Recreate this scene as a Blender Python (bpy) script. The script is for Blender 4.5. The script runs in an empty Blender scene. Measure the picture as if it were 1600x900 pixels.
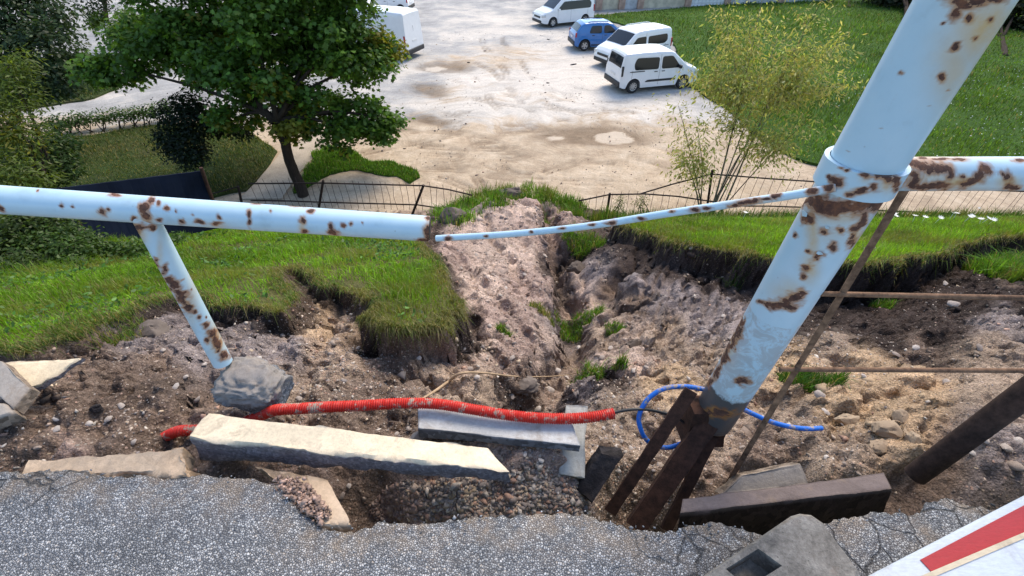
import bpy, bmesh, math, random
import numpy as np
from mathutils import Vector, Matrix, noise as mnoise

random.seed(7)
RNG = np.random.default_rng(11)
R = math.radians
scene = bpy.context.scene
COL = scene.collection

# ------------------------------------------------------------------ camera, sky, sun, exposure
CAM_H, PITCH, FPX = 1.5, R(41), 700.0
cam_data = bpy.data.cameras.new("camera")
cam_data.sensor_width = 36.0
cam_data.lens = FPX / 1600.0 * 36.0
cam_data.clip_start, cam_data.clip_end = 0.02, 2000.0
cam = bpy.data.objects.new("camera", cam_data)
COL.objects.link(cam)
cam.location = (0, 0, CAM_H)
cam.rotation_euler = (math.pi / 2 - PITCH, 0, 0)
scene.camera = cam

SUN_EL, SUN_AZ = R(50), R(28)          # azimuth measured from +Y towards +X
world = bpy.data.worlds.new("World")
scene.world = world
world.use_nodes = True
wn = world.node_tree
sky = wn.nodes.new("ShaderNodeTexSky")
sky.sky_type = 'NISHITA'
sky.sun_disc = False
sky.sun_elevation = SUN_EL
sky.sun_rotation = SUN_AZ
bg = wn.nodes["Background"]
bg.inputs["Strength"].default_value = 0.15
wn.links.new(sky.outputs[0], bg.inputs[0])
sun_data = bpy.data.lights.new("sun", 'SUN')
sun_data.energy, sun_data.angle, sun_data.color = 1.9, R(30), (1.0, 0.86, 0.66)
sun = bpy.data.objects.new("sun", sun_data)
COL.objects.link(sun)
sdir = Vector((math.sin(SUN_AZ) * math.cos(SUN_EL), math.cos(SUN_AZ) * math.cos(SUN_EL), math.sin(SUN_EL)))
sun.rotation_euler = sdir.to_track_quat('Z', 'Y').to_euler()
sun.location = (20, 30, 40)
scene.view_settings.view_transform = 'Standard'
scene.view_settings.look = 'None'
scene.view_settings.exposure = 1.08
scene.view_settings.gamma = 1.0

# ------------------------------------------------------------------ geometry of the view (used to lay things out in metres)
CP, SP = math.cos(PITCH), math.sin(PITCH)
ZP = -5.9                               # level of the car park

def ray(u, v):
    a, b = (u - 800) / FPX, (450 - v) / FPX
    return np.array([a, CP + b * SP, -SP + b * CP])

def PT(u, v, t):
    return np.array([0, 0, CAM_H]) + ray(u, v) * t

def PZ(u, v, z=0.0):
    d = ray(u, v)
    return PT(u, v, (z - CAM_H) / d[2])

def PY(u, v, y):
    return PT(u, v, y / ray(u, v)[1])

def G(u, v):
    return PZ(u, v, ZP)

def project(x, y, z):
    dep = y * CP + (CAM_H - z) * SP
    up = y * SP + (z - CAM_H) * CP
    return 800 + FPX * x / dep, 450 - FPX * up / dep

# ------------------------------------------------------------------ numpy noise
def _h(ix, iy, iz, seed):
    h = (ix.astype(np.uint32) * np.uint32(374761393) + iy.astype(np.uint32) * np.uint32(668265263)
         + iz.astype(np.uint32) * np.uint32(2147483647) + np.uint32(seed * 974711))
    h = (h ^ (h >> np.uint32(13))) * np.uint32(1274126177)
    return ((h ^ (h >> np.uint32(16))) & np.uint32(0xffffff)).astype(np.float32) / np.float32(0xffffff)

def vnoise(x, y, z=None, seed=0):
    x = np.asarray(x, dtype=np.float64); y = np.asarray(y, dtype=np.float64)
    z = np.zeros_like(x) if z is None else np.asarray(z, dtype=np.float64)
    ix, iy, iz = np.floor(x).astype(np.int64), np.floor(y).astype(np.int64), np.floor(z).astype(np.int64)
    fx, fy, fz = x - ix, y - iy, z - iz
    fx, fy, fz = [f * f * (3 - 2 * f) for f in (fx, fy, fz)]
    r = 0
    for dx in (0, 1):
        wx = fx if dx else 1 - fx
        for dy in (0, 1):
            wy = fy if dy else 1 - fy
            for dz in (0, 1):
                wz = fz if dz else 1 - fz
                r = r + wx * wy * wz * _h(ix + dx, iy + dy, iz + dz, seed)
    return r * 2 - 1

def fbm(x, y, z=None, oct=4, seed=0, gain=.5):
    s, a, n = 0, 1.0, 0
    for k in range(oct):
        f = 2.03 ** k
        s = s + a * vnoise(x * f + 17.3 * k, y * f - 9.1 * k, None if z is None else z * f + 3.7 * k, seed + k)
        n += a
        a *= gain
    return s / n

def worley(x, y, seed=0):                # distance to the nearest of scattered points
    ix, iy = np.floor(x).astype(np.int64), np.floor(y).astype(np.int64)
    d = np.full(np.shape(x), 9.0)
    z = np.zeros_like(ix)
    for dx in (-1, 0, 1):
        for dy in (-1, 0, 1):
            px = ix + dx + _h(ix + dx, iy + dy, z, seed); py = iy + dy + _h(ix + dx, iy + dy, z + 7, seed)
            d = np.minimum(d, np.hypot(px - x, py - y))
    return d

def sstep(a, b, x):
    t = np.clip((x - a) / (b - a), 0, 1)
    return t * t * (3 - 2 * t)

def seg_dist(px, py, poly, closed=True):
    d = np.full(np.shape(px), 1e9)
    n = len(poly)
    for i in range(n if closed else n - 1):
        (ax, ay), (bx, by) = poly[i][:2], poly[(i + 1) % n][:2]
        ex, ey = bx - ax, by - ay
        t = np.clip(((px - ax) * ex + (py - ay) * ey) / (ex * ex + ey * ey + 1e-12), 0, 1)
        d = np.minimum(d, np.hypot(px - ax - t * ex, py - ay - t * ey))
    return d

def inside(px, py, poly):
    c = np.zeros(np.shape(px), bool)
    n = len(poly)
    for i in range(n):
        (ax, ay), (bx, by) = poly[i][:2], poly[(i + 1) % n][:2]
        if ay == by:
            continue
        c ^= ((ay > py) != (by > py)) & (px < (bx - ax) * (py - ay) / (by - ay) + ax)
    return c

def sdist(px, py, poly):                # positive inside
    return np.where(inside(px, py, poly), 1, -1) * seg_dist(px, py, poly)

# ------------------------------------------------------------------ object helpers
def tag(o, label=None, cat=None, group=None, kind=None):
    if label: o['label'] = label
    if cat: o['category'] = cat
    if group: o['group'] = group
    if kind: o['kind'] = kind
    return o

def link(name, me, mat=None, parent=None):
    o = bpy.data.objects.new(name, me)
    COL.objects.link(o)
    if mat is not None and me is not None and not me.materials:
        me.materials.append(mat)
    if parent is not None:
        o.parent = parent
    return o

def smooth(me, ang=None):
    me.polygons.foreach_set('use_smooth', np.ones(len(me.polygons), bool))
    if ang is not None:
        me.set_sharp_from_angle(angle=R(ang))
    me.update()

def mesh(name, V, F, mat=None, parent=None, sm=False, ang=None):
    me = bpy.data.meshes.new(name)
    me.from_pydata([tuple(map(float, v)) for v in V], [], [tuple(map(int, f)) for f in F])
    me.update()
    if sm: smooth(me, ang)
    return link(name, me, mat, parent)

def bigmesh(name, V, faces, mat=None, parent=None, sm=False, attrs=None):
    """V (n,3); faces: list of int arrays (m,k)."""
    me = bpy.data.meshes.new(name)
    V = np.ascontiguousarray(V, dtype=np.float32)
    me.vertices.add(len(V))
    me.vertices.foreach_set('co', V.ravel())
    tot = np.concatenate([np.full(len(f), f.shape[1]) for f in faces])
    idx = np.concatenate([f.ravel() for f in faces]).astype(np.int32)
    me.loops.add(len(idx))
    me.loops.foreach_set('vertex_index', idx)
    me.polygons.add(len(tot))
    st = np.concatenate([[0], np.cumsum(tot)[:-1]]).astype(np.int32)
    me.polygons.foreach_set('loop_start', st)
    if sm:
        me.polygons.foreach_set('use_smooth', np.ones(len(tot), bool))
    me.update(calc_edges=True)
    for k, a in (attrs or {}).items():
        a = np.asarray(a, dtype=np.float32)
        if a.ndim == 2:
            at = me.attributes.new(k, 'FLOAT_COLOR', 'POINT')
            at.data.foreach_set('color', np.concatenate([a, np.ones((len(a), 1), np.float32)], 1).ravel())
        else:
            at = me.attributes.new(k, 'FLOAT', 'POINT')
            at.data.foreach_set('value', a)
    return link(name, me, mat, parent)

def empty(name, loc=(0, 0, 0), rz=0.0, parent=None):
    o = bpy.data.objects.new(name, None)
    o.empty_display_size = .2
    COL.objects.link(o)
    o.location = loc
    o.rotation_euler = (0, 0, rz)
    if parent is not None: o.parent = parent
    return o

def catmull(pts, n=8):
    p = [np.array(q, float) for q in pts]
    p = [2 * p[0] - p[1]] + p + [2 * p[-1] - p[-2]]
    out = []
    for i in range(1, len(p) - 2):
        for k in range(n):
            t = k / n
            out.append(.5 * ((2 * p[i]) + (-p[i - 1] + p[i + 1]) * t + (2 * p[i - 1] - 5 * p[i] + 4 * p[i + 1] - p[i + 2]) * t * t
                             + (-p[i - 1] + 3 * p[i] - 3 * p[i + 1] + p[i + 2]) * t ** 3))
    out.append(p[-2])
    return np.array(out)

def tube_arrays(path, rad, seg=12, cap=True):
    path = np.asarray(path, float)
    n = len(path)
    rad = np.broadcast_to(np.asarray(rad, float), (n,))
    tan = np.gradient(path, axis=0)
    tan /= np.linalg.norm(tan, axis=1)[:, None] + 1e-12
    ref = np.array([0, 0, 1.0]) if abs(tan[0][2]) < .9 else np.array([1.0, 0, 0])
    nrm = np.cross(tan[0], ref); nrm /= np.linalg.norm(nrm)
    V = np.zeros((n, seg, 3)); a = np.arange(seg) / seg * 2 * np.pi
    for i in range(n):
        nrm = nrm - tan[i] * nrm.dot(tan[i]); nrm /= np.linalg.norm(nrm) + 1e-12
        b = np.cross(tan[i], nrm)
        V[i] = path[i] + rad[i] * (np.cos(a)[:, None] * nrm + np.sin(a)[:, None] * b)
    V = V.reshape(-1, 3)
    i, j = np.meshgrid(np.arange(n - 1), np.arange(seg), indexing='ij')
    j2 = (j + 1) % seg
    Q = np.stack([i * seg + j, i * seg + j2, (i + 1) * seg + j2, (i + 1) * seg + j], -1).reshape(-1, 4)
    T = np.zeros((0, 3), int)
    if cap:
        V = np.concatenate([V, path[:1], path[-1:]])
        k = np.arange(seg)
        T = np.concatenate([np.stack([np.full(seg, n * seg), (k + 1) % seg, k], -1),
                            np.stack([np.full(seg, n * seg + 1), (n - 1) * seg + k, (n - 1) * seg + (k + 1) % seg], -1)])
    return V, Q, T

def tube(name, path, rad, mat=None, parent=None, seg=12, cap=True, ang=40, attrs=None):
    V, Q, T = tube_arrays(path, rad, seg, cap)
    o = bigmesh(name, V, [Q, T] if len(T) else [Q], mat, parent, True, attrs)
    if ang: o.data.set_sharp_from_angle(angle=R(ang))
    return o

def local(o_parent, pts):               # world points to the frame of an unrotated empty
    return np.asarray(pts, float) - np.array(o_parent.location)

def box_arrays(c8):
    return c8, np.array([[0, 3, 2, 1], [4, 5, 6, 7], [0, 1, 5, 4], [1, 2, 6, 5], [2, 3, 7, 6], [3, 0, 4, 7]])

def bevel_box(name, size, mat, parent=None, loc=(0, 0, 0), bev=.01, seg=2, rot=None):
    bm = bmesh.new()
    bmesh.ops.create_cube(bm, size=1)
    for v in bm.verts: v.co = Vector((v.co.x * size[0], v.co.y * size[1], v.co.z * size[2]))
    if bev: bmesh.ops.bevel(bm, geom=bm.edges[:], offset=bev, segments=seg, affect='EDGES', profile=.6)
    me = bpy.data.meshes.new(name); bm.to_mesh(me); bm.free()
    smooth(me, 35)
    o = link(name, me, mat, parent); o.location = loc
    if rot: o.rotation_euler = rot
    return o

# ------------------------------------------------------------------ material helpers
class NT:
    def __init__(s, name):
        s.m = bpy.data.materials.new(name); s.m.use_nodes = True
        s.t = s.m.node_tree; s.n = s.t.nodes; s.l = s.t.links
        s.b = s.n["Principled BSDF"]; s.out = s.n["Material Output"]
    def node(s, t, **kw):
        n = s.n.new(t)
        for k, v in kw.items(): setattr(n, k, v)
        return n
    def put(s, sock, v):
        if v is None: return
        if hasattr(v, 'is_output') or isinstance(v, bpy.types.NodeSocket): s.l.new(v, sock)
        elif isinstance(v, (tuple, list)) and len(v) == 3 and sock.type == 'RGBA': sock.default_value = (*v, 1)
        else: sock.default_value = v
    def co(s, which='Object'):
        return s.node('ShaderNodeTexCoord').outputs[which]
    def pos(s):
        return s.node('ShaderNodeNewGeometry').outputs['Position']
    def attr(s, name):
        n = s.node('ShaderNodeAttribute'); n.attribute_name = name
        return n
    def scale(s, vec, sc):
        n = s.node('ShaderNodeMapping'); s.l.new(vec, n.inputs[0]); n.inputs['Scale'].default_value = sc
        return n.outputs[0]
    def noise(s, sc, det=4, rough=.55, vec=None, dist=0.0, out='Fac'):
        n = s.node('ShaderNodeTexNoise')
        n.inputs['Scale'].default_value = sc; n.inputs['Detail'].default_value = det
        n.inputs['Roughness'].default_value = rough; n.inputs['Distortion'].default_value = dist
        if vec is not None: s.l.new(vec, n.inputs['Vector'])
        return n.outputs[out]
    def voro(s, sc, vec=None, feature='F1', out='Distance', rnd=1.0):
        n = s.node('ShaderNodeTexVoronoi', feature=feature)
        n.inputs['Scale'].default_value = sc; n.inputs['Randomness'].default_value = rnd
        if vec is not None: s.l.new(vec, n.inputs['Vector'])
        return n.outputs[out]
    def ramp(s, fac, stops, interp='LINEAR'):
        n = s.node('ShaderNodeValToRGB'); r = n.color_ramp; r.interpolation = interp
        while len(r.elements) < len(stops): r.elements.new(.5)
        for e, (p, c) in zip(r.elements, stops):
            e.position = p; e.color = (c, c, c, 1) if isinstance(c, (int, float)) else (*c, 1)
        s.l.new(fac, n.inputs[0])
        return n.outputs[0]
    def math(s, op, a, b=None, c=None, clamp=False):
        n = s.node('ShaderNodeMath', operation=op); n.use_clamp = clamp
        for i, v in enumerate((a, b, c)): s.put(n.inputs[i], v) if v is not None else None
        return n.outputs[0]
    def mix(s, f, a, b, mode='MIX'):
        n = s.node('ShaderNodeMix', data_type='RGBA', blend_type=mode)
        s.put(n.inputs[0], f); s.put(n.inputs[6], a); s.put(n.inputs[7], b)
        return n.outputs[2]
    def bump(s, h, st=.5, d=.01, nrm=None):
        n = s.node('ShaderNodeBump'); n.inputs['Strength'].default_value = st; n.inputs['Distance'].default_value = d
        s.l.new(h, n.inputs['Height'])
        if nrm is not None: s.l.new(nrm, n.inputs['Normal'])
        return n.outputs[0]
    def set(s, **kw):
        names = dict(color='Base Color', rough='Roughness', metal='Metallic', normal='Normal', spec='Specular IOR Level', trans='Transmission Weight', coat='Coat Weight')
        for k, v in kw.items(): s.put(s.b.inputs[names[k]], v)
        return s.m

def plain(name, c, rough=.5, metal=0.0, spec=.5, var=.12, sc=8, bump=0.0, coat=0.0):
    t = NT(name)
    co = t.co()
    n = t.noise(sc, 5, .6, co)
    lo = tuple(x * (1 - var) for x in c); hi = tuple(min(1, x * (1 + var)) for x in c)
    t.set(color=t.ramp(n, [(.3, lo), (.7, hi)]), rough=rough, metal=metal, spec=spec, coat=coat)
    if bump: t.set(normal=t.bump(t.noise(sc * 6, 4, .6, co), bump, .01))
    return t.m

# ------------------------------------------------------------------ materials
def m_soil():
    t = NT("soil"); p = t.pos()
    c = t.attr("scol").outputs['Color']
    big = t.noise(2.3, 6, .62, p)
    fine = t.noise(38, 5, .7, p)
    c1 = t.mix(.75, t.mix(1.0, c, (1.34, 1.29, 1.27), 'MULTIPLY'), t.ramp(big, [(.25, .55), (.5, 1.0), (.75, 1.5)]), 'MULTIPLY')
    c1 = t.mix(.85, c1, t.ramp(fine, [(.25, .45), (.5, 1.0), (.75, 1.5)]), 'MULTIPLY')
    sp2 = t.voro(160, p, out='Color'); s2 = t.node('ShaderNodeSeparateColor'); t.l.new(sp2, s2.inputs[0])
    c1 = t.mix(.5, c1, t.ramp(s2.outputs[0], [(0, .55), (.7, 1.0), (1, 1.7)]), 'MULTIPLY')
    peb = t.voro(75, p, out='Color'); pd = t.voro(75, p)
    sep = t.node('ShaderNodeSeparateColor'); t.l.new(peb, sep.inputs[0])
    sel = t.math('MULTIPLY', t.math('GREATER_THAN', sep.outputs[0], .72), t.math('LESS_THAN', pd, .38))
    pc = t.ramp(sep.outputs[1], [(0, (.20, .15, .12)), (.4, (.38, .29, .22)), (.75, (.5, .42, .36)), (1, (.55, .34, .26))])
    c2 = t.mix(t.math('MULTIPLY', sel, t.attr("peb").outputs['Fac']), c1, pc)
    h = t.math('ADD', t.math('MULTIPLY', t.noise(14, 6, .72, p), 1.0), t.math('MULTIPLY', t.math('SUBTRACT', 1.0, pd), .35))
    h2 = t.math('ADD', t.noise(110, 5, .8, p), t.math('MULTIPLY', t.math('SUBTRACT', 1.0, t.voro(130, p)), .6))
    nb = t.bump(h2, .85, .009, t.bump(h, .9, .035))
    return t.set(color=c2, rough=.95, spec=.15, normal=nb)

def m_asphalt():
    t = NT("old_asphalt"); p = t.scale(t.pos(), (1, 1, .6))
    SCL = 150; d = t.voro(SCL, p); cc = t.voro(SCL, p, out='Color'); e = t.voro(SCL, p, 'DISTANCE_TO_EDGE')
    sep = t.node('ShaderNodeSeparateColor'); t.l.new(cc, sep.inputs[0])
    st = t.ramp(sep.outputs[0], [(0, (.15, .155, .165)), (.3, (.25, .255, .265)), (.65, (.355, .36, .365)), (.93, (.58, .58, .575)), (1, (.44, .39, .34))])
    gap = t.ramp(e, [(.02, 0.0), (.14, 1.0)])
    c = t.mix(gap, (.10, .102, .11), st)
    c = t.mix(.8, c, t.ramp(t.noise(2.2, 6, .65, p), [(.3, .62), (.7, 1.2)]), 'MULTIPLY')
    c = t.mix(.5, c, t.ramp(t.noise(14, 4, .7, p), [(.3, .7), (.7, 1.2)]), 'MULTIPLY')
    ds = t.math('MULTIPLY', t.attr('spill').outputs['Fac'], t.ramp(t.noise(9, 6, .7, p), [(.42, 0.0), (.62, 1.0)]))
    c = t.mix(t.math('MULTIPLY', ds, .75), c, (.30, .23, .165))
    warp = t.node('ShaderNodeVectorMath', operation='ADD')
    t.l.new(p, warp.inputs[0])
    nz = t.node('ShaderNodeVectorMath', operation='SCALE'); t.l.new(t.noise(5, 3, .6, p, out='Color'), nz.inputs[0]); nz.inputs['Scale'].default_value = .12
    t.l.new(nz.outputs[0], warp.inputs[1])
    ce = t.voro(7.5, warp.outputs[0], 'DISTANCE_TO_EDGE')
    cr = t.math('MULTIPLY', t.ramp(ce, [(.012, 1.0), (.03, 0.0)]), t.attr("crack").outputs['Fac'])
    c = t.mix(t.math('MULTIPLY', cr, .85), c, (.03, .028, .027))
    h = t.math('SUBTRACT', t.math('ADD', t.math('MULTIPLY', gap, .6), t.math('MULTIPLY', t.math('SUBTRACT', 1.0, d), .5)), t.math('MULTIPLY', cr, 2.0))
    return t.set(color=c, rough=.8, spec=.3, normal=t.bump(h, .9, .006))

def m_concrete(name, c, dark=.55, sc=1.0, stain=.5, bump=.5):
    t = NT(name); p = t.co()
    n = t.noise(5 * sc, 7, .65, p); f = t.noise(70 * sc, 4, .7, p)
    k = t.ramp(n, [(.28, tuple(x * dark for x in c)), (.5, c), (.75, tuple(min(1, x * 1.2) for x in c))])
    k = t.mix(.7, k, t.ramp(f, [(.3, .65), (.6, 1.15)]), 'MULTIPLY')
    v = t.voro(60 * sc, p)
    k = t.mix(t.math('MULTIPLY', t.ramp(v, [(.06, 1.0), (.16, 0.0)]), stain), k, tuple(x * .35 for x in c))
    h = t.math('ADD', t.noise(16 * sc, 6, .7, p), t.math('MULTIPLY', f, .5))
    return t.set(color=k, rough=.9, spec=.2, normal=t.bump(h, bump, .012))

def m_broken(name, top, side, vs=45, rv=1.0):          # smooth cast face on top, raw aggregate on broken sides, some also shaded in colour (attribute 'raw')
    t = NT(name); p = t.co()
    raw = t.attr("raw").outputs['Fac']
    n = t.noise(6, 6, .65, p); f = t.noise(80, 4, .7, p)
    ct = t.mix(.55, t.ramp(n, [(.25, tuple(x * .72 for x in top)), (.55, top), (.8, tuple(min(1, x * 1.12) for x in top))]), t.ramp(f, [(.3, .75), (.6, 1.1)]), 'MULTIPLY')
    dm = t.math('MULTIPLY', t.ramp(t.noise(9, 8, .72, p, .6), [(.53, 0.0), (.68, 1.0)]), .55)
    ct = t.mix(dm, ct, (.25, .185, .13))
    v = t.voro(vs, p, out='Color'); sep = t.node('ShaderNodeSeparateColor'); t.l.new(v, sep.inputs[0])
    cs = t.mix(.75, side, t.ramp(sep.outputs[0], [(0, 1 - .5 * rv), (.6, 1.0), (1, 1 + .8 * rv)]), 'MULTIPLY')
    c = t.mix(raw, ct, cs)
    h = t.math('ADD', t.math('MULTIPLY', t.noise(30, 6, .75, p), t.math('ADD', .25, t.math('MULTIPLY', raw, 1.6))), t.math('MULTIPLY', f, .2))
    return t.set(color=c, rough=.92, spec=.15, normal=t.bump(h, .7, .012))

def m_paint_rust():
    t = NT("flaking_pale_paint"); p = t.co()
    r = t.attr("rust").outputs['Fac']
    wob = t.math('MULTIPLY', t.math('SUBTRACT', t.noise(75, 7, .78, p), .5), .75)
    rr = t.math('ADD', r, wob)
    rr = t.math('MULTIPLY', rr, t.math('GREATER_THAN', r, .02))
    bare = t.ramp(rr, [(.52, 0.0), (.60, 1.0)])
    stain = t.ramp(t.math('ADD', r, t.math('MULTIPLY', wob, .4)), [(.02, 0.0), (.22, .42), (.46, 1.0)])
    dirt = t.noise(7, 6, .6, p)
    sp = t.voro(34, p); spk = t.math('MULTIPLY', t.ramp(sp, [(.05, 1.0), (.10, 0.0)]), t.ramp(t.noise(5, 3, .5, p), [(.55, 0.0), (.68, 1.0)]))
    paint = t.ramp(dirt, [(.2, (.31, .43, .50)), (.42, (.43, .60, .70)), (.8, (.51, .66, .74))])
    yel = t.attr("yel").outputs['Fac']
    paint = t.mix(t.math('MULTIPLY', t.math('MULTIPLY', yel, 1.1, clamp=True), t.ramp(t.noise(12, 6, .65, p), [(.3, .45), (.6, 1.0)])), paint, (.53, .38, .19))
    paint = t.mix(t.math('MULTIPLY', spk, .8), paint, (.10, .07, .06))
    orange = t.ramp(t.noise(25, 4, .6, p), [(.3, (.22, .072, .018)), (.7, (.42, .19, .05))])
    rust = t.ramp(t.noise(45, 6, .7, p), [(.3, (.035, .018, .014)), (.5, (.095, .042, .028)), (.72, (.24, .10, .045))])
    old = t.attr("old").outputs['Fac']
    mott = t.math('MULTIPLY', t.ramp(t.noise(16, 8, .75, p, .8), [(.46, 0.0), (.54, 1.0)]), t.math('MINIMUM', old, 1.0))
    paint = t.mix(t.math('MULTIPLY', mott, .75), paint, (.36, .40, .42))
    gr = t.math('ADD', t.math('SUBTRACT', old, 1.0), t.math('MULTIPLY', t.math('SUBTRACT', t.noise(30, 6, .75, p), .5), 1.6))
    paint = t.mix(t.math('MULTIPLY', t.ramp(gr, [(.35, 0.0), (.6, 1.0)]), t.math('GREATER_THAN', old, 1.01)), paint, (.075, .075, .078))
    c = t.mix(t.math('MULTIPLY', stain, .85), paint, orange)
    c = t.mix(bare, c, rust)
    h = t.math('ADD', t.math('MULTIPLY', bare, -1.0), t.math('MULTIPLY', t.noise(70, 5, .7, p), t.math('ADD', .05, bare)))
    rough = t.ramp(bare, [(0, .32), (1, .9)])
    return t.set(color=c, rough=rough, spec=.5, normal=t.bump(h, .55, .004))

def m_rust(name, a=(.05, .025, .018), b=(.17, .07, .035)):
    t = NT(name); p = t.co()
    n = t.noise(30, 7, .7, p)
    return t.set(color=t.ramp(n, [(.3, a), (.6, b), (.8, tuple(x * 1.5 for x in b))]), rough=.9, spec=.2, normal=t.bump(t.noise(80, 5, .7, p), .5, .005))

def m_leaf(name, hue_shift=(1, 1, 1), tr=.45):
    t = NT(name)
    c = t.mix(1.0, t.attr("lcol").outputs['Color'], hue_shift, 'MULTIPLY')
    d = t.node('ShaderNodeBsdfDiffuse'); t.l.new(c, d.inputs[0])
    tl = t.node('ShaderNodeBsdfTranslucent')
    t.l.new(t.mix(1.0, c, (1.25, 1.15, .55), 'MULTIPLY'), tl.inputs[0])
    m1 = t.node('ShaderNodeMixShader'); m1.inputs[0].default_value = tr
    t.l.new(d.outputs[0], m1.inputs[1]); t.l.new(tl.outputs[0], m1.inputs[2])
    g = t.node('ShaderNodeBsdfGlossy'); g.inputs['Roughness'].default_value = .5; g.inputs[0].default_value = (1, 1, 1, 1)
    m2 = t.node('ShaderNodeMixShader'); m2.inputs[0].default_value = .018
    t.l.new(m1.outputs[0], m2.inputs[1]); t.l.new(g.outputs[0], m2.inputs[2])
    t.l.new(m2.outputs[0], t.out.inputs[0])
    return t.m

def m_bark(name, c):
    t = NT(name); p = t.scale(t.co(), (1, 1, .25))
    n = t.noise(14, 6, .7, p)
    return t.set(color=t.ramp(n, [(.3, tuple(x * .5 for x in c)), (.7, c)]), rough=.95, spec=.1, normal=t.bump(n, .8, .03))

def m_ground(name):
    """dusty car-park surface: worn grey asphalt under blown-in sand (attributes sand / wet / dirt)"""
    t = NT(name); p = t.pos()
    sand = t.attr("sand").outputs['Fac']; wet = t.attr("wet").outputs['Fac']
    wp = t.node('ShaderNodeVectorMath', operation='SCALE'); t.l.new(t.noise(.16, 3, .5, p, out='Color'), wp.inputs[0]); wp.inputs['Scale'].default_value = 9.0
    wa = t.node('ShaderNodeVectorMath', operation='ADD'); t.l.new(p, wa.inputs[0]); t.l.new(wp.outputs[0], wa.inputs[1])
    st = t.scale(wa.outputs[0], (.20, 2.2, 1)); st2 = t.scale(wa.outputs[0], (2.4, .25, 1))
    wv = t.noise(1.6, 6, .65, st, .6); wv2 = t.noise(2.2, 5, .6, st2, .8)
    asp = t.ramp(t.math('ADD', t.noise(.45, 6, .62, p), t.math('MULTIPLY', t.attr('dust').outputs['Fac'], .35)), [(.3, (.22, .215, .21)), (.55, (.37, .36, .345)), (.72, (.56, .515, .455)), (.9, (.64, .58, .505))])
    asp = t.mix(.6, asp, t.ramp(t.noise(9, 5, .7, p), [(.3, .72), (.65, 1.14)]), 'MULTIPLY')
    asp = t.mix(.55, asp, t.ramp(wv, [(.32, .68), (.5, 1.0), (.7, 1.18)]), 'MULTIPLY')
    sn = t.ramp(t.noise(1.1, 6, .65, p), [(.25, (.36, .265, .18)), (.5, (.50, .39, .275)), (.75, (.62, .51, .385))])
    sn = t.mix(.28, sn, t.ramp(wv, [(.35, .62), (.5, 1.0), (.7, 1.2)]), 'MULTIPLY')
    sn = t.mix(.5, sn, t.ramp(t.noise(.7, 7, .7, p), [(.35, .72), (.6, 1.1)]), 'MULTIPLY')
    sn = t.mix(.35, sn, t.ramp(wv2, [(.4, .7), (.55, 1.05)]), 'MULTIPLY')
    sn = t.mix(.5, sn, t.ramp(t.noise(16, 4, .7, p), [(.3, .75), (.65, 1.12)]), 'MULTIPLY')
    f = t.math('ADD', sand, t.math('ADD', t.math('MULTIPLY', t.math('SUBTRACT', t.noise(.9, 7, .75, st), .5), 2.0), t.math('MULTIPLY', t.math('SUBTRACT', t.noise(.35, 5, .6, p), .5), .7)))
    c = t.mix(t.ramp(f, [(.30, 0.0), (.75, 1.0)]), asp, sn)
    c = t.mix(.6, c, t.ramp(t.noise(30, 5, .75, p), [(.3, .68), (.5, 1.0), (.7, 1.2)]), 'MULTIPLY')
    vs_ = t.voro(9, p); c = t.mix(t.math('MULTIPLY', t.ramp(vs_, [(.08, .7), (.14, 0.0)]), t.ramp(t.noise(.8, 4, .6, p), [(.5, 0.0), (.65, 1.0)])), c, (.16, .13, .10))
    c = t.mix(t.attr("dirt").outputs['Fac'], c, t.mix(1.0, c, (.42, .38, .34), 'MULTIPLY'))
    c = t.mix(t.math('MULTIPLY', wet, .7), c, (.50, .41, .31))
    h = t.math('ADD', t.noise(12, 6, .7, p), t.math('MULTIPLY', wv, 1.2))
    rough = t.ramp(wet, [(0, .9), (1, .55)])
    h = t.math('ADD', h, t.math('MULTIPLY', t.noise(45, 4, .75, p), .4))
    return t.set(color=c, rough=rough, spec=.25, normal=t.bump(h, .5, .06))

def m_lawn(name, a, b, d):
    t = NT(name); p = t.pos()
    n = t.noise(.5, 6, .65, p); f = t.noise(9, 5, .7, p)
    c = t.ramp(n, [(.3, d), (.5, a), (.7, b)])
    c = t.mix(.8, c, t.ramp(f, [(.3, .5), (.7, 1.35)]), 'MULTIPLY')
    return t.set(color=c, rough=.95, spec=.1, normal=t.bump(t.noise(7, 6, .75, p), .9, .12))

def m_glass(name, c=(.012, .016, .02)):
    t = NT(name)
    return t.set(color=c, rough=.05, spec=.4)

def m_carpaint(name, c):
    t = NT(name)
    n = t.noise(3, 4, .6, t.co())
    return t.set(color=t.ramp(n, [(.3, tuple(x * .93 for x in c)), (.7, c)]), rough=.28, spec=.5, coat=.6)

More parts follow.
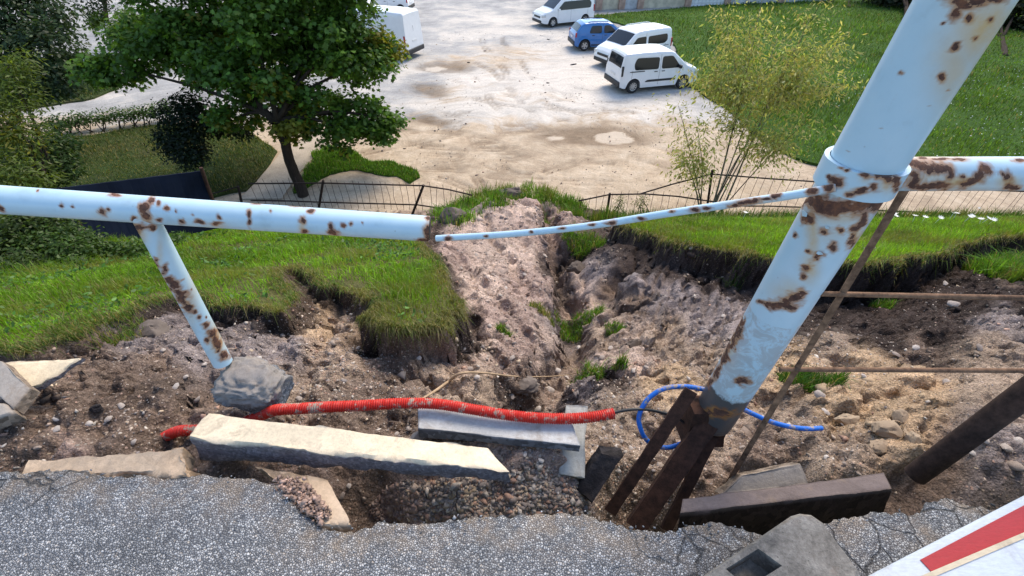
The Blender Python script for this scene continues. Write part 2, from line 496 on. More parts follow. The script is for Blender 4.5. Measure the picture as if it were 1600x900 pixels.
M = dict(
    soil=m_soil(), asphalt=m_asphalt(), paint=m_paint_rust(),
    rust=m_rust("brown_rust", (.022, .012, .009), (.070, .033, .022)), rust_pale=m_rust("pale_rust", (.045, .026, .018), (.24, .14, .085)),
    slab=m_broken("cream_concrete", (.76, .635, .45), (.17, .15, .16), 110, .8),  # side tone includes the shade of the slab's front face
    slab_grey=m_broken("grey_concrete", (.50, .50, .49), (.16, .165, .19)),
    slab_pale=m_broken("pale_green_concrete", (.46, .46, .42), (.2, .19, .17)),
    kerb_dark=m_broken("brown_concrete", (.17, .135, .125), (.035, .022, .018)),  # near-black sides have the front's shade mixed into the colour
    slab_dust=m_broken("dusty_concrete", (.36, .32, .28), (.22, .17, .13)),
    beige=m_broken("sandy_concrete", (.54, .41, .29), (.42, .30, .20)),
    footing=m_broken("coarse_blue_grey_concrete", (.27, .245, .225), (.13, .145, .17), 130, 1.3),
    base_block=m_concrete("weathered_concrete", (.235, .21, .18), .35, 1.6, .8),
    chunk=m_broken("dark_asphalt", (.045, .04, .045), (.035, .03, .03)),
    red_plastic=None, blue_plastic=None,
    grass=m_leaf("grass_blade", tr=.4), leaf=m_leaf("leaf", tr=.45),
    bark=m_bark("dark_bark", (.06, .045, .035)), bark_pale=m_bark("pale_bark", (.26, .22, .14)),
    ground=m_ground("dusty_lot"), fence=plain("fence_steel", (.035, .022, .018), .8, 0, .3, .4, 10),
    navy=plain("navy_sheet", (.010, .014, .026), .85, 0, .08, .4, 2),
    rubber=plain("tyre_rubber", (.02, .02, .021), .85), rim=plain("alloy_rim", (.45, .46, .47), .35, .7),
    trim=plain("black_trim", (.022, .022, .024), .6), glass=m_glass("tinted_glass"),
    white_car=m_carpaint("white_paint", (.80, .81, .81)), blue_car=m_carpaint("blue_paint", (.013, .15, .44)),
    lamp_glass=plain("headlight_glass", (.55, .58, .6), .1, .2), tail=plain("tail_lamp", (.35, .02, .02), .25),
    plate=plain("number_plate", (.7, .7, .68), .5), chrome=plain("chrome", (.6, .6, .6), .2, 1),
    barrier_white=plain("barrier_white", (.52, .58, .64), .45, 0, .5, .08, 5, .05),
    barrier_cream=plain("barrier_worn_edge", (.70, .60, .44), .6, 0, .4, .25, 14, .1),
    barrier_red=plain("barrier_red", (.38, .018, .025), .5, 0, .5, .15, 6),
    black=plain("cable_black", (.015, .015, .016), .5), root=plain("dry_root", (.38, .27, .17), .9, 0, .2, .3, 20),
    pipe_dark=m_rust("dark_pipe", (.020, .013, .011), (.06, .036, .028)),
    lawn=m_lawn("lawn_soil", (.055, .115, .02), (.085, .15, .03), (.035, .075, .015)),
    lawn_dark=m_lawn("patchy_lawn_soil", (.06, .085, .025), (.11, .10, .05), (.04, .07, .018)),  # dark green with brown patches
    path=m_concrete("footpath_concrete", (.44, .37, .29), .7, .3, .3),
    flower=plain("white_petals", (.8, .8, .75), .7),
)

def m_board(name, c, dirt=(.25, .21, .16), lo=.52):
    t = NT(name); p = t.co()
    n = t.noise(4.5, 8, .72, p, .5); f = t.noise(40, 6, .75, t.scale(p, (1, 4, 1)))
    col = t.mix(.35, c, t.ramp(f, [(.35, .6), (.6, 1.1)]), 'MULTIPLY')
    col = t.mix(t.math('MULTIPLY', t.ramp(n, [(lo, 0.0), (lo + .18, 1.0)]), .6), col, dirt)
    sc = t.voro(60, p); col = t.mix(t.math('MULTIPLY', t.ramp(sc, [(.04, 1.0), (.09, 0.0)]), t.ramp(n, [(.45, 0.0), (.6, .8)])), col, (.05, .04, .035))
    return t.set(color=col, rough=.5, spec=.4, normal=t.bump(f, .15, .004))
M['barrier_white'] = m_board("barrier_white", (.54, .59, .645))
M['barrier_cream'] = m_board("barrier_worn_edge", (.64, .53, .36), (.20, .13, .08), .46)
M['barrier_red'] = m_board("barrier_red", (.40, .018, .025), (.30, .10, .08), .56)
def m_stained():
    t = NT("stained_concrete"); p = t.co()
    n = t.noise(7, 8, .72, p, .4); g = t.noise(11, 7, .7, p, .3); f = t.noise(90, 4, .75, p)
    col = t.ramp(n, [(.3, (.085, .078, .07)), (.46, (.20, .18, .155)), (.6, (.29, .265, .23)), (.78, (.38, .35, .31))])
    col = t.mix(t.math('MULTIPLY', t.ramp(g, [(.55, 0.0), (.66, 1.0)]), .55), col, (.16, .115, .085))
    col = t.mix(.8, col, t.ramp(f, [(.3, .6), (.65, 1.2)]), 'MULTIPLY')
    v = t.voro(70, p); col = t.mix(t.math('MULTIPLY', t.ramp(v, [(.07, 1.0), (.15, 0.0)]), .7), col, (.05, .045, .04))
    return t.set(color=col, rough=.92, spec=.15, normal=t.bump(t.math('ADD', n, t.math('MULTIPLY', f, .4)), .6, .012))
M['base_block'] = m_stained()

def dirty_plastic(name, c):
    t = NT(name); p = t.co()
    n = t.ramp(t.noise(24, 8, .78, p), [(.53, 0.0), (.60, 1.0)])
    col = t.mix(n, c, (.34, .28, .22))
    return t.set(color=col, rough=t.ramp(n, [(0, .5), (1, .95)]), spec=.35)
M['red_plastic'] = dirty_plastic("red_corrugated_plastic", (.50, .022, .012))
M['blue_plastic'] = dirty_plastic("blue_hose_plastic", (.012, .13, .52))

def stone_mat(name, a, b):
    t = NT(name); p = t.co()
    oi = t.node('ShaderNodeObjectInfo').outputs['Random']
    c = t.mix(oi, a, b)
    c = t.mix(.7, c, t.ramp(t.noise(14, 5, .7, p), [(.3, .7), (.7, 1.25)]), 'MULTIPLY')
    return t.set(color=c, rough=.85, spec=.25, normal=t.bump(t.noise(30, 5, .7, p), .5, .01))
M['stone'] = stone_mat("pebble_stone", (.30, .24, .20), (.56, .50, .45))
M['boulder'] = stone_mat("sandstone_lump", (.30, .22, .15), (.38, .29, .2))
M['earth'] = stone_mat("earth_lump", (.11, .085, .068), (.17, .14, .12))

def attr_rock(name):
    t = NT(name); p = t.pos()
    c = t.mix(.7, t.attr("lcol").outputs['Color'], t.ramp(t.noise(60, 4, .7, p), [(.3, .6), (.7, 1.35)]), 'MULTIPLY')
    return t.set(color=c, rough=.9, spec=.2)
M['gravel'] = attr_rock("crushed_gravel")

# ------------------------------------------------------------------ the slope: base profile, turf edges, washout
def zbase(y):
    y = np.asarray(y, float)
    z = np.where(y < 1.0, 0.0, -.5 * (y - 1.0))
    z = np.where(y > 7.0, -3.0 - (y - 7.0) * (2.92 / 4.3), z)
    return np.maximum(z, ZP - .05)

def BH(u, v, d=0.0):                    # where the sight line through (u, v) meets the slope lowered by d
    r = ray(u, v); t = np.linspace(.6, 25, 6000)
    z = CAM_H + r[2] * t
    k = np.argmax(z < zbase(r[1] * t) - d)
    return PT(u, v, t[k] if k else 20.0)

SA, PI_, PA, GY, HU, BR, TA = (.40, .29, .185), (.32, .238, .20), (.43, .335, .275), (.20, .172, .165), (.038, .028, .024), (.150, .112, .088), (.275, .212, .160)  # HU: dark topsoil, also painting shade into the right bank and gully sides
CTRL = [
    (60, 690, .06, BR, .6), (100, 640, .05, BR, .8), (200, 600, .05, BR, .9), (250, 680, .14, BR, .9), (170, 690, .08, BR, .9), (20, 640, .06, BR, .5),
    (240, 520, .03, GY, .3), (250, 570, .05, BR, .6), (300, 540, .06, GY, .4), (330, 650, .12, BR, .6), (150, 580, .05, BR, .4),
    (380, 500, .10, GY, .3), (400, 540, .10, GY, .6), (500, 470, .13, SA, .3), (480, 500, .14, SA, .4), (540, 500, .20, TA, .5), (510, 455, .10, SA, .2), (560, 480, .14, SA, .3), (450, 560, .16, GY, .8), (440, 600, .14, TA, .6),
    (520, 570, .20, TA, .8), (600, 570, .30, BR, .8), (520, 620, .16, BR, .8), (620, 600, .28, BR, .7), (560, 655, .22, BR, .6), (700, 560, .38, PI_, .7), (660, 545, .38, BR, .5),
    (690, 600, .34, TA, .5), (750, 610, .34, TA, .4), (740, 540, .44, PA, .5),
    (700, 390, .16, PI_, .3), (760, 400, .28, PA, .3), (745, 450, .30, PA, .4), (780, 490, .36, PI_, .5), (800, 540, .52, PI_, .5), (815, 600, .55, BR, .6), (825, 625, .66, BR, .3),
    (820, 400, .34, PA, .3), (830, 450, .52, PI_, .5), (790, 345, .02, PI_, .3), (850, 360, .10, PI_, .3),
    (880, 405, .42, HU, .2), (868, 425, .55, HU, .2), (893, 425, .85, HU, .1), (880, 440, .88, PA, .1), (905, 470, 1.02, PA, .05), (925, 488, 1.0, PA, .05), (890, 500, .85, GY, .4), (930, 520, .75, TA, .4), (920, 560, .72, PA, .5), (870, 560, .62, PA, .7), (900, 600, .60, GY, .7), (960, 585, .62, HU, .5),
    (930, 410, .50, GY, .3), (960, 470, .92, BR, .1), (985, 475, .74, BR, .2), (1000, 430, .40, GY, .3), (1050, 410, .30, GY, .3), (960, 390, .26, GY, .2), (1000, 382, .22, HU, .1),
    (1050, 460, .50, GY, .3), (1100, 430, .42, HU, .3), (1150, 460, .46, GY, .3), (1100, 500, .58, GY, .3), (1050, 530, .62, TA, .4), (1000, 560, .60, PA, .6), (1100, 560, .54, TA, .6), (1050, 600, .50, SA, .5),
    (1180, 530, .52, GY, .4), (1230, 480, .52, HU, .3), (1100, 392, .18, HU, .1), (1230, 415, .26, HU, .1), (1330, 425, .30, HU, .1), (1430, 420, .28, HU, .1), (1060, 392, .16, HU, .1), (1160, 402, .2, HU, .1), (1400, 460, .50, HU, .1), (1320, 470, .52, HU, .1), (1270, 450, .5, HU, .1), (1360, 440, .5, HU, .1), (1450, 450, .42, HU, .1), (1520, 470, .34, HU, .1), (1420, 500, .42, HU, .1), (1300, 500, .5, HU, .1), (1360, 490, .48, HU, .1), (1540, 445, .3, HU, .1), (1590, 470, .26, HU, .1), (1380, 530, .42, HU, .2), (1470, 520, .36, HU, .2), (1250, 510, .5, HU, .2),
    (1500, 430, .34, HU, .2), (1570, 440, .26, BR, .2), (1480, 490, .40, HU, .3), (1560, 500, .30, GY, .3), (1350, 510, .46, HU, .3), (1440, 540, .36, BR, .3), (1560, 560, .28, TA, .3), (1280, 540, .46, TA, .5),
    (1360, 575, .36, SA, .4), (1250, 560, .44, SA, .5), (1200, 580, .44, SA, .5), (1450, 600, .28, SA, .3), (1560, 620, .2, TA, .3), (1300, 620, .30, SA, .4), (1400, 640, .24, SA, .3), (1220, 640, .34, TA, .5),
    (1300, 690, .28, TA, .7), (1450, 680, .2, SA, .4), (1560, 680, .18, GY, .8), (1560, 740, .22, GY, .8), (1200, 690, .36, BR, .6), (1130, 680, .40, TA, .6), (1350, 720, .28, TA, .8), (1480, 740, .3, BR, .4),
    (980, 650, .44, TA, .7), (1000, 700, .44, TA, .9), (940, 690, .40, TA, .9), (1060, 740, .46, BR, .9), (980, 780, .52, BR, .9), (1100, 760, .46, BR, .7), (1200, 800, .55, BR, .3), (1300, 790, .52, BR, .3), (1420, 775, .44, BR, .3), (1150, 790, .52, BR, .3), (1380, 770, .5, BR, .3),
    (840, 740, .22, PI_, 1), (880, 780, .24, PI_, 1), (800, 780, .20, PI_, 1), (700, 785, .18, PI_, 1), (640, 790, .22, PI_, 1), (580, 780, .34, BR, .6), (560, 720, .34, BR, .4), (460, 740, .20, PI_, .8), (350, 730, .16, BR, .6),
    (700, 680, .26, BR, .8), (780, 700, .24, PI_, .9), (620, 660, .26, BR, .7), (100, 725, .06, PI_, .6),
]
_cp = np.array([BH(u, v, d)[:2] for u, v, d, c, p in CTRL])
_cd = np.array([c[2] for c in CTRL]); _cc = np.array([c[3] for c in CTRL]); _cb = np.array([c[4] for c in CTRL])
# the fan of soil washed down to the foot of the slope (metres)
FAN = [(-.35, 9.3, -.75, PI_, .3), (.35, 9.6, -.80, PI_, .3), (1.1, 9.2, -.35, PI_, .3), (-1.2, 9.0, -.35, GY, .3), (.2, 8.0, -.34, PA, .3), (-.9, 7.6, -.1, PA, .3), (1.0, 7.7, -.15, PI_, .3), (.2, 11, -.6, PI_, .2),
       (2.5, 9.5, -.05, TA, .1), (-3, 9.5, 0, TA, .1), (6, 9, 0, TA, .1), (-8, 9, 0, TA, .1)]
_cp = np.concatenate([_cp, np.array([f[:2] for f in FAN])]); _cd = np.concatenate([_cd, [f[2] for f in FAN]])
_cc = np.concatenate([_cc, np.array([f[3] for f in FAN])]); _cb = np.concatenate([_cb, [f[4] for f in FAN]])

def warp(x, y):
    return np.stack([x / (y + 1.0), .42 * np.log(y + .6)], -1)
_cw = warp(_cp[:, 0], _cp[:, 1])

TURF_A = [tuple(BH(u, v)[:2]) for u, v in [(-250, 565), (60, 552), (140, 530), (200, 500), (240, 482), (300, 466), (335, 480), (400, 484), (440, 490), (458, 478), (452, 446), (440, 425), (475, 420), (500, 444), (550, 456), (588, 478), (574, 500), (598, 512), (640, 516), (704, 506), (716, 482), (706, 432), (676, 402), (657, 378)]] + [(-1.45, 7.2), (-2.0, 8.6), (-1.7, 10), (-1.7, 11.3), (-30, 11.3), (-30, 1.0)]
TURF_B = [tuple(BH(u, v)[:2]) for u, v in [(968, 353), (1012, 366), (1060, 381), (1130, 391), (1230, 405), (1300, 413), (1420, 409), (1468, 398), (1500, 380), (1560, 374), (1750, 370)]] + [(30, 6), (30, 11.3), (3.2, 11.3), (2.7, 9.2), (2.3, 8.0)]
MOUND = [(-1.5, 8.9), (-1.0, 9.8), (-.1, 10.1), (.75, 9.9), (1.55, 9.3), (1.7, 8.7), (1.35, 8.9), (.9, 9.45), (.35, 9.55), (-.2, 9.65), (-.8, 9.3), (-1.2, 8.6)]
LEDGE = [tuple(BH(u, v, .1)[:2]) for u, v in [(1530, 392), (1600, 398), (1760, 405), (1760, 440), (1600, 428), (1545, 412)]]

CHAN = [([(850, 368), (868, 400), (888, 432), (898, 462), (905, 490), (890, 520), (872, 548), (878, 580), (858, 606), (830, 628), (815, 650)], .45, .21, .44),
        ([(1010, 470), (975, 472), (940, 478), (912, 490)], .6, .12, .22), ([(1010, 585), (965, 565), (930, 560), (885, 572)], .55, .10, .16), ([(700, 400), (745, 440), (800, 480), (860, 540)], .3, .07, .09), ([(690, 470), (740, 510), (790, 545), (850, 585)], .4, .07, .09),
        ([(760, 370), (800, 410), (850, 445), (885, 470)], .3, .08, .10), ([(1340, 560), (1240, 610), (1130, 640), (1050, 660)], .35, .07, .08), ([(1480, 560), (1400, 610), (1330, 650), (1250, 720)], .3, .06, .08), ([(640, 590), (720, 620), (790, 640)], .3, .07, .10), ([(330, 560), (290, 620), (230, 690)], .1, .05, .05), ([(520, 510), (480, 560), (470, 620)], .2, .06, .06)]
rr_ = random.Random(5)
for q in range(22):                     # rills scored down the grey bank
    u = 990 + 230 * rr_.random(); v = 398 + 20 * rr_.random() + (u - 990) * .06
    CHAN.append(([(u, v), (u - 25 - 20 * rr_.random(), v + 35), (u - 55 - 30 * rr_.random(), v + 75 + 20 * rr_.random()), (u - 95 - 40 * rr_.random(), v + 120 + 30 * rr_.random())], .42, .035, .05 + .04 * rr_.random()))
CHW = [([tuple(BH(u, v, d)[:2]) for u, v in pl], w, dp) for pl, d, w, dp in CHAN]
NC, NR = 760, 560
_r = np.linspace(0, 1, NR); _ty = np.log(.45 + .35) + _r * (np.log(12.2 + .35) - np.log(.45 + .35))
TY = np.exp(_ty) - .35
_s = np.linspace(-1, 1, NC)
TX = _s[None, :] * (2.6 + 1.75 * TY[:, None]); TYY = np.repeat(TY[:, None], NC, 1)

def terrain_fields(x, y):
    shp = x.shape; x = x.ravel(); y = y.ravel()
    jx = x + .05 * (1 + .3 * y) * fbm(x * 2.5, y * 2.5, oct=3, seed=3); jy = y + .05 * (1 + .3 * y) * fbm(x * 2.5 + 40, y * 2.5, oct=3, seed=5)
    w = warp(jx, jy)
    num = np.zeros(len(x)); den = np.zeros(len(x)); nc = np.zeros((len(x), 3)); nb = np.zeros(len(x)); den2 = np.zeros(len(x))
    for k in range(len(_cw)):
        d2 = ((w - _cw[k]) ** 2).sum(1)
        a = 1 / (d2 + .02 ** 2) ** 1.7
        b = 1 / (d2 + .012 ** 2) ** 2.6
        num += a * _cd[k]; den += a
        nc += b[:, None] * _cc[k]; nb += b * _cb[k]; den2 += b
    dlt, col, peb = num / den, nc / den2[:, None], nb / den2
    ex = x + .10 * (1 + .2 * y) * fbm(x * 4, y * 4, oct=5, seed=21, gain=.62); ey = y + .10 * (1 + .2 * y) * fbm(x * 4, y * 4 + 33, oct=5, seed=23, gain=.62)
    sa, sb = sdist(ex, ey, TURF_A), sdist(ex, ey, TURF_B)
    turf = np.maximum(sa, sb)
    sm = np.maximum(sdist(ex, ey, MOUND), sdist(ex, ey, LEDGE))
    ew = .035 + .012 * y
    er = 1 - sstep(-ew, ew * .15, turf)                     # 0 on turf, 1 washed out
    up = fbm(x * .8, y * .8, oct=3, seed=31)
    lump = fbm(x * 1.7, y * 1.7, oct=5, seed=41); clod = fbm(x * 7, y * 7, oct=4, seed=43); fine = fbm(x * 26, y * 26, oct=3, seed=47)
    rid = 1 - np.abs(fbm(x * 4.2, y * 2.2, oct=4, seed=51)) * 2
    z = zbase(y) - dlt * er + (1 - er) * (.06 * up + .012 * clod)
    rough = er * sstep(.7, 1.0, y)
    calm = np.zeros_like(x)
    for u_, v_, rd in ((1060, 435, .75), (1120, 470, .6), (1000, 410, .7), (1180, 500, .5), (900, 468, .35), (1500, 620, .5), (1400, 600, .4), (480, 490, .3), (760, 400, .5), (720, 390, .4)):
        q_ = BH(u_, v_, .4); calm = np.maximum(calm, np.exp(-((x - q_[0]) ** 2 + (y - q_[1]) ** 2) / rd ** 2))
    big_ = 1 - .6 * calm
    rid2 = 1 - np.abs(fbm(x * 9 + 1.5 * lump, y * 6, oct=4, seed=53)) * 2
    fine2 = fbm(x * 60, y * 60, oct=2, seed=57)
    z = z + rough * big_ * (.08 * lump + .046 * clod + .028 * fine + .03 * fbm(x * 14, y * 14, oct=3, seed=59) + .006 * fine2 + .08 * (rid - .5) * np.clip(.3 + .14 * y, 0, 1) + .032 * (rid2 - .5))
    wx, wy = x + .03 * clod, y + .03 * fine
    w1 = worley(wx * 8, wy * 8, 3); w2 = worley(wx * 21, wy * 21, 4); wm = sstep(-.25, .3, fbm(x * 1.9, y * 1.9, oct=3, seed=68))
    z = z + rough * big_ * wm * (.055 * (.45 - w1) + .022 * (.45 - w2))
    st_ = z + .06 * lump + .02 * clod
    z = z + rough * (1 - .6 * wm) * .014 * np.sin(2 * np.pi * st_ / .075) * sstep(1.0, 1.5, y)
    carve = np.zeros_like(x)
    cx = x + .17 * fbm(x * 2.4, y * 2.4, oct=5, seed=63, gain=.6); cy = y + .17 * fbm(x * 3 + 20, y * 3, oct=4, seed=64)
    for pl, w, dp in CHW:
        m_ = (x > min(a[0] for a in pl) - 4 * w) & (x < max(a[0] for a in pl) + 4 * w) & (y > min(a[1] for a in pl) - 4 * w) & (y < max(a[1] for a in pl) + 4 * w)
        d = seg_dist(cx[m_], cy[m_], pl, False)
        carve[m_] = np.maximum(carve[m_], dp * (1 - sstep(.25 * w, 1.5 * w, d)))
    z = z - carve * rough
    z = np.where(y < .95, z - .16 * (1 - sstep(.62, .95, y)), z)
    blend = sstep(10.2, 11.6, y) * .0
    grass = np.maximum(sstep(.0, .05 + .012 * y, turf), .8 * sstep(0, .12, sm))
    tcol = np.stack([.085 + 0 * x, .085 + 0 * x, .03 + 0 * x], -1)
    ek = np.where(x > .2, 1.0, .38)
    edge = (sstep((-.26 - .11 * y) * ek, (-.14 - .05 * y) * ek, turf) * (1 - grass))[:, None] * np.where(y > 1.9, 1, .25)[:, None] * 1.0
    col = col * (1 - .9 * edge) + np.array(HU) * .9 * edge  # topsoil tone that also paints the shade below the turf lip
    col = col * (1 - grass[:, None]) + tcol * grass[:, None]
    channel_shade = sstep(.06, .30, carve) * (1 - grass)  # deep channel floor darkened in the soil colour, standing for shade in the cut
    col = col * (1 - .5 * channel_shade[:, None]) + np.array((.085, .062, .048)) * .5 * channel_shade[:, None]
    for u_, v_, ra in ((903, 474, .16), (912, 545, .07), (930, 490, .1)):
        q_ = BH(u_, v_, .9); k_ = np.exp(-(((x - q_[0]) / ra) ** 2 + ((y - q_[1]) / (ra * 1.8)) ** 2))[:, None] * .85
        col = col * (1 - k_) + np.array((.40, .30, .23)) * k_
    thin = (1 + .35 * fbm(x * 3.1, y * 3.1, oct=3, seed=61))[:, None]
    return [a.reshape(shp + a.shape[1:]) for a in (z, col * thin, peb * (1 - grass), grass, turf, er)]

TZ, TCOL, TPEB, TGRASS, TTURF, TER = terrain_fields(TX, TYY)

def th(x, y):                           # height of the slope (bilinear)
    x = np.asarray(x, float); y = np.asarray(y, float)
    fr = (np.log(np.clip(y, .46, 12.1) + .35) - _ty[0]) / (_ty[-1] - _ty[0]) * (NR - 1)
    fc = (np.clip(x / (2.6 + 1.75 * y), -1, 1) + 1) / 2 * (NC - 1)
    i = np.clip(fr.astype(int), 0, NR - 2); j = np.clip(fc.astype(int), 0, NC - 2); a = fr - i; b = fc - j
    return (TZ[i, j] * (1 - a) * (1 - b) + TZ[i + 1, j] * a * (1 - b) + TZ[i, j + 1] * (1 - a) * b + TZ[i + 1, j + 1] * a * b)

def TH(u, v):                           # where a sight line meets the finished slope
    r = ray(u, v); t = np.linspace(.9, 16, 6000)
    k = np.argmax(CAM_H + r[2] * t < th(r[0] * t, r[1] * t))
    return PT(u, v, t[k])

gxz = np.gradient(TZ, axis=1) / np.gradient(TX, axis=1); gyz = np.gradient(TZ, axis=0) / np.gradient(TYY, axis=0)
steep = np.clip(np.hypot(gxz, gyz) - .9, 0, 1.6) * TER * sstep(.9, 1.2, TYY)
jit = .03 + .010 * TYY
JX = jit * steep * fbm(TX * 9, TYY * 9, TZ * 9, 4, 65); JY = jit * steep * fbm(TX * 9 + 31, TYY * 9, TZ * 9, 4, 66)
V = np.stack([TX + JX, TYY + JY, TZ + .02 * steep * fbm(TX * 22, TYY * 22, TZ * 22, 3, 67)], -1).reshape(-1, 3)
i, j = np.meshgrid(np.arange(NR - 1), np.arange(NC - 1), indexing='ij')
Q = np.stack([i * NC + j, i * NC + j + 1, (i + 1) * NC + j + 1, (i + 1) * NC + j], -1).reshape(-1, 4)
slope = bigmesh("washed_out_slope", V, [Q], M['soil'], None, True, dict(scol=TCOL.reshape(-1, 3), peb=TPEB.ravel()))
tag(slope, kind='structure')

# ------------------------------------------------------------------ asphalt path along the top, with its ragged broken edge
EDGE = [(-400, 735), (0, 735), (40, 738), (70, 733), (150, 737), (220, 741), (290, 742), (350, 741), (400, 748), (432, 756), (446, 772), (462, 790), (486, 806), (505, 822), (550, 824), (590, 812), (640, 815), (720, 808), (820, 800), (880, 800), (925, 806), (955, 818), (985, 826), (1010, 824), (1040, 832), (1075, 820), (1110, 816), (1150, 820), (1190, 832), (1240, 836), (1290, 814), (1340, 808), (1370, 800), (1440, 800), (1452, 786), (1485, 778), (1520, 786), (1570, 795), (1640, 775), (1900, 775)]
_ew = np.array([PZ(u, v, 0)[:2] for u, v in EDGE])
_ord = np.argsort(_ew[:, 0])
ax = np.arange(-3.6, 3.6, .006)
ey = np.interp(ax, _ew[_ord, 0], _ew[_ord, 1]) + .010 * fbm(ax * 14, ax * 0, oct=4, seed=71) + .007 * fbm(ax * 60, ax * 0, oct=2, seed=72)
back = np.concatenate([np.linspace(0, .3, 22), np.geomspace(.33, 7, 22)])
AX = np.repeat(ax[None], len(back), 0); AY = ey[None] - back[:, None]
cz = fbm(AX * 9, AY * 9, oct=3, seed=75) * .004 + fbm(AX * 1.3, AY * 1.3, oct=2, seed=76) * .012
crk = np.clip(sstep(.55, 1.05, AX) * sstep(-.1, .3, AY) + .9 * sstep(.35, .0, np.abs(AX - .55)) * sstep(.32, .5, AY), 0, 1)
crk = np.maximum(crk * .8, .8 * sstep(-1.3, -1.6, AX) * sstep(.55, .7, AY))
cz -= .022 * sstep(.10, 0, back)[:, None] * (.4 + .6 * sstep(-.1, .4, fbm(AX * 5, AY * 5, seed=77)))
top = np.stack([AX, AY, cz], -1)
side = np.stack([ax + 0 * ey, ey + .010 * fbm(ax * 40, ax * 0 + 3, seed=78) - .012, cz[0] - .035], -1)
side2 = np.stack([ax, ey - .05, cz[0] - .07], -1)
V = np.concatenate([side2[None], side[None], top]).reshape(-1, 3); nr = len(back) + 2; nc = len(ax)
i, j = np.meshgrid(np.arange(nr - 1), np.arange(nc - 1), indexing='ij')
Q = np.stack([i * nc + j, (i + 1) * nc + j, (i + 1) * nc + j + 1, i * nc + j + 1], -1).reshape(-1, 4)[:, ::-1]
cr_all = np.concatenate([np.zeros((2, nc)), crk]).ravel()
tag(bigmesh("asphalt_path", V, [Q], M['asphalt'], None, True, dict(crack=cr_all, spill=np.concatenate([np.ones((2, nc)), np.repeat(sstep(.22, .0, back)[:, None], nc, 1)]).ravel())), kind='structure')

# ------------------------------------------------------------------ grass
def blades(name, P, L, W, cols, lean=.5, label=None, cat='grass', mat='grass', droop=.3, bias=(0, 0)):
    n = len(P)
    a = RNG.uniform(0, 2 * np.pi, n); d = np.stack([np.cos(a), np.sin(a), 0 * a], 1)
    b = RNG.uniform(0, 2 * np.pi, n)
    ln = np.abs(RNG.normal(0, lean, n))[:, None]
    tip = np.stack([np.cos(b), np.sin(b), 0 * b], 1) * ln + np.array([bias[0], bias[1], 0])
    up = np.array([0, 0, 1.0])
    L = np.broadcast_to(L, (n,))[:, None]; W = np.broadcast_to(W, (n,))[:, None]
    p0, p1 = P - d * W / 2, P + d * W / 2
    mid = P + (up * .62 + tip * .35) * L
    m0, m1 = mid - d * W * .4, mid + d * W * .4
    tp = P + (up * (1 - droop * ln) + tip) * L
    V = np.stack([p0, p1, m1, m0, tp], 1).reshape(-1, 3)
    k = np.arange(n)[:, None] * 5
    Q = k + np.array([[0, 1, 2, 3]]); T = k + np.array([[3, 2, 4]])
    C = np.repeat(cols, 5, 0)
    o = bigmesh(name, V, [Q, T], M[mat], None, False, dict(lcol=C))
    if label: tag(o, label, cat, kind='stuff')
    return o

def gcol(n, base, var=.35, dry=.12, P=None):
    c = np.array(base)[None] * np.exp(RNG.normal(0, var, n))[:, None]
    if P is not None:
        dr = (.65 * sstep(.05, .45, fbm(P[:, 0] * 1.9 + 9, P[:, 1] * 1.9, oct=3, seed=87)))[:, None]
        c = c * (1 - dr) + np.array([.21, .205, .055]) * dr
        c = c * (1 + .5 * fbm(P[:, 0] * 1.3, P[:, 1] * 1.3, seed=81))[:, None]
    k = RNG.random(n) < dry
    c[k] = np.array([.30, .26, .11]) * RNG.uniform(.6, 1.2, (k.sum(), 1))
    return np.clip(c, .005, .8)

_area = np.gradient(TX, axis=1) * np.gradient(TYY, axis=0)
def grid_pick(mask, n):
    p = mask.ravel().astype(float); p /= p.sum()
    k = RNG.choice(mask.size, n, p=p)
    x = TX.ravel()[k] + RNG.normal(0, .5, n) * np.gradient(TX, axis=1).ravel()[k]; y = TYY.ravel()[k] + RNG.normal(0, .5, n) * np.gradient(TYY, axis=0).ravel()[k]
    return np.stack([x, y, th(x, y) - .004], 1), TTURF.ravel()[k]

_inview = (np.abs(TX) < 1.35 * TYY + 1.2)
wA = TGRASS * (TTURF > .012 + .004 * TYY) * (TX < .3) * _inview * (TYY < 9) * np.sqrt(_area) * (.35 + .65 * sstep(-.3, .25, fbm(TX * 1.1, TYY * 1.1, seed=83)))
patch = fbm(TX * 2.6, TYY * 2.6, oct=4, seed=85)
wA = wA * np.where((TTURF < .30) & (TX < -.95), .12 + .88 * sstep(-.12, .22, patch), 1) * np.where(TTURF < .12, .35 + .65 * sstep(-.2, .2, patch), 1)
P, tf = grid_pick(wA, 105000)
L = (.032 + .017 * P[:, 1]) * RNG.uniform(.5, 1.35, len(P)) * np.where(tf < .12, .8, 1)
L = np.minimum(L, .13) * (.5 + .8 * sstep(-.4, .4, fbm(P[:, 0] * 2.3, P[:, 1] * 2.3, oct=3, seed=88)))
blades("grass_turf", P, L, .0022 + .0012 * P[:, 1], gcol(len(P), (.155, .30, .018), .3, .08, P) * (1 + .3 * fbm(P[:, 0] * 6, P[:, 1] * 6, seed=82))[:, None], .62, "bright green turf on the left part of the slope under the white handrail")
wB = TGRASS * (TTURF > .012 + .004 * TYY) * (TX > .3) * _inview * (TYY < 9.5) * np.sqrt(_area)
P, tf = grid_pick(wB, 90000)
L = np.minimum((.04 + .017 * P[:, 1]) * RNG.uniform(.5, 1.3, len(P)), .17)
blades("grass_turf", P, L, .002 + .0012 * P[:, 1], gcol(len(P), (.165, .305, .018), .3, .06, P) * (1 + .3 * fbm(P[:, 0] * 4, P[:, 1] * 4, seed=82))[:, None], .6, "bright green turf strip on the right above the dark eroded bank")
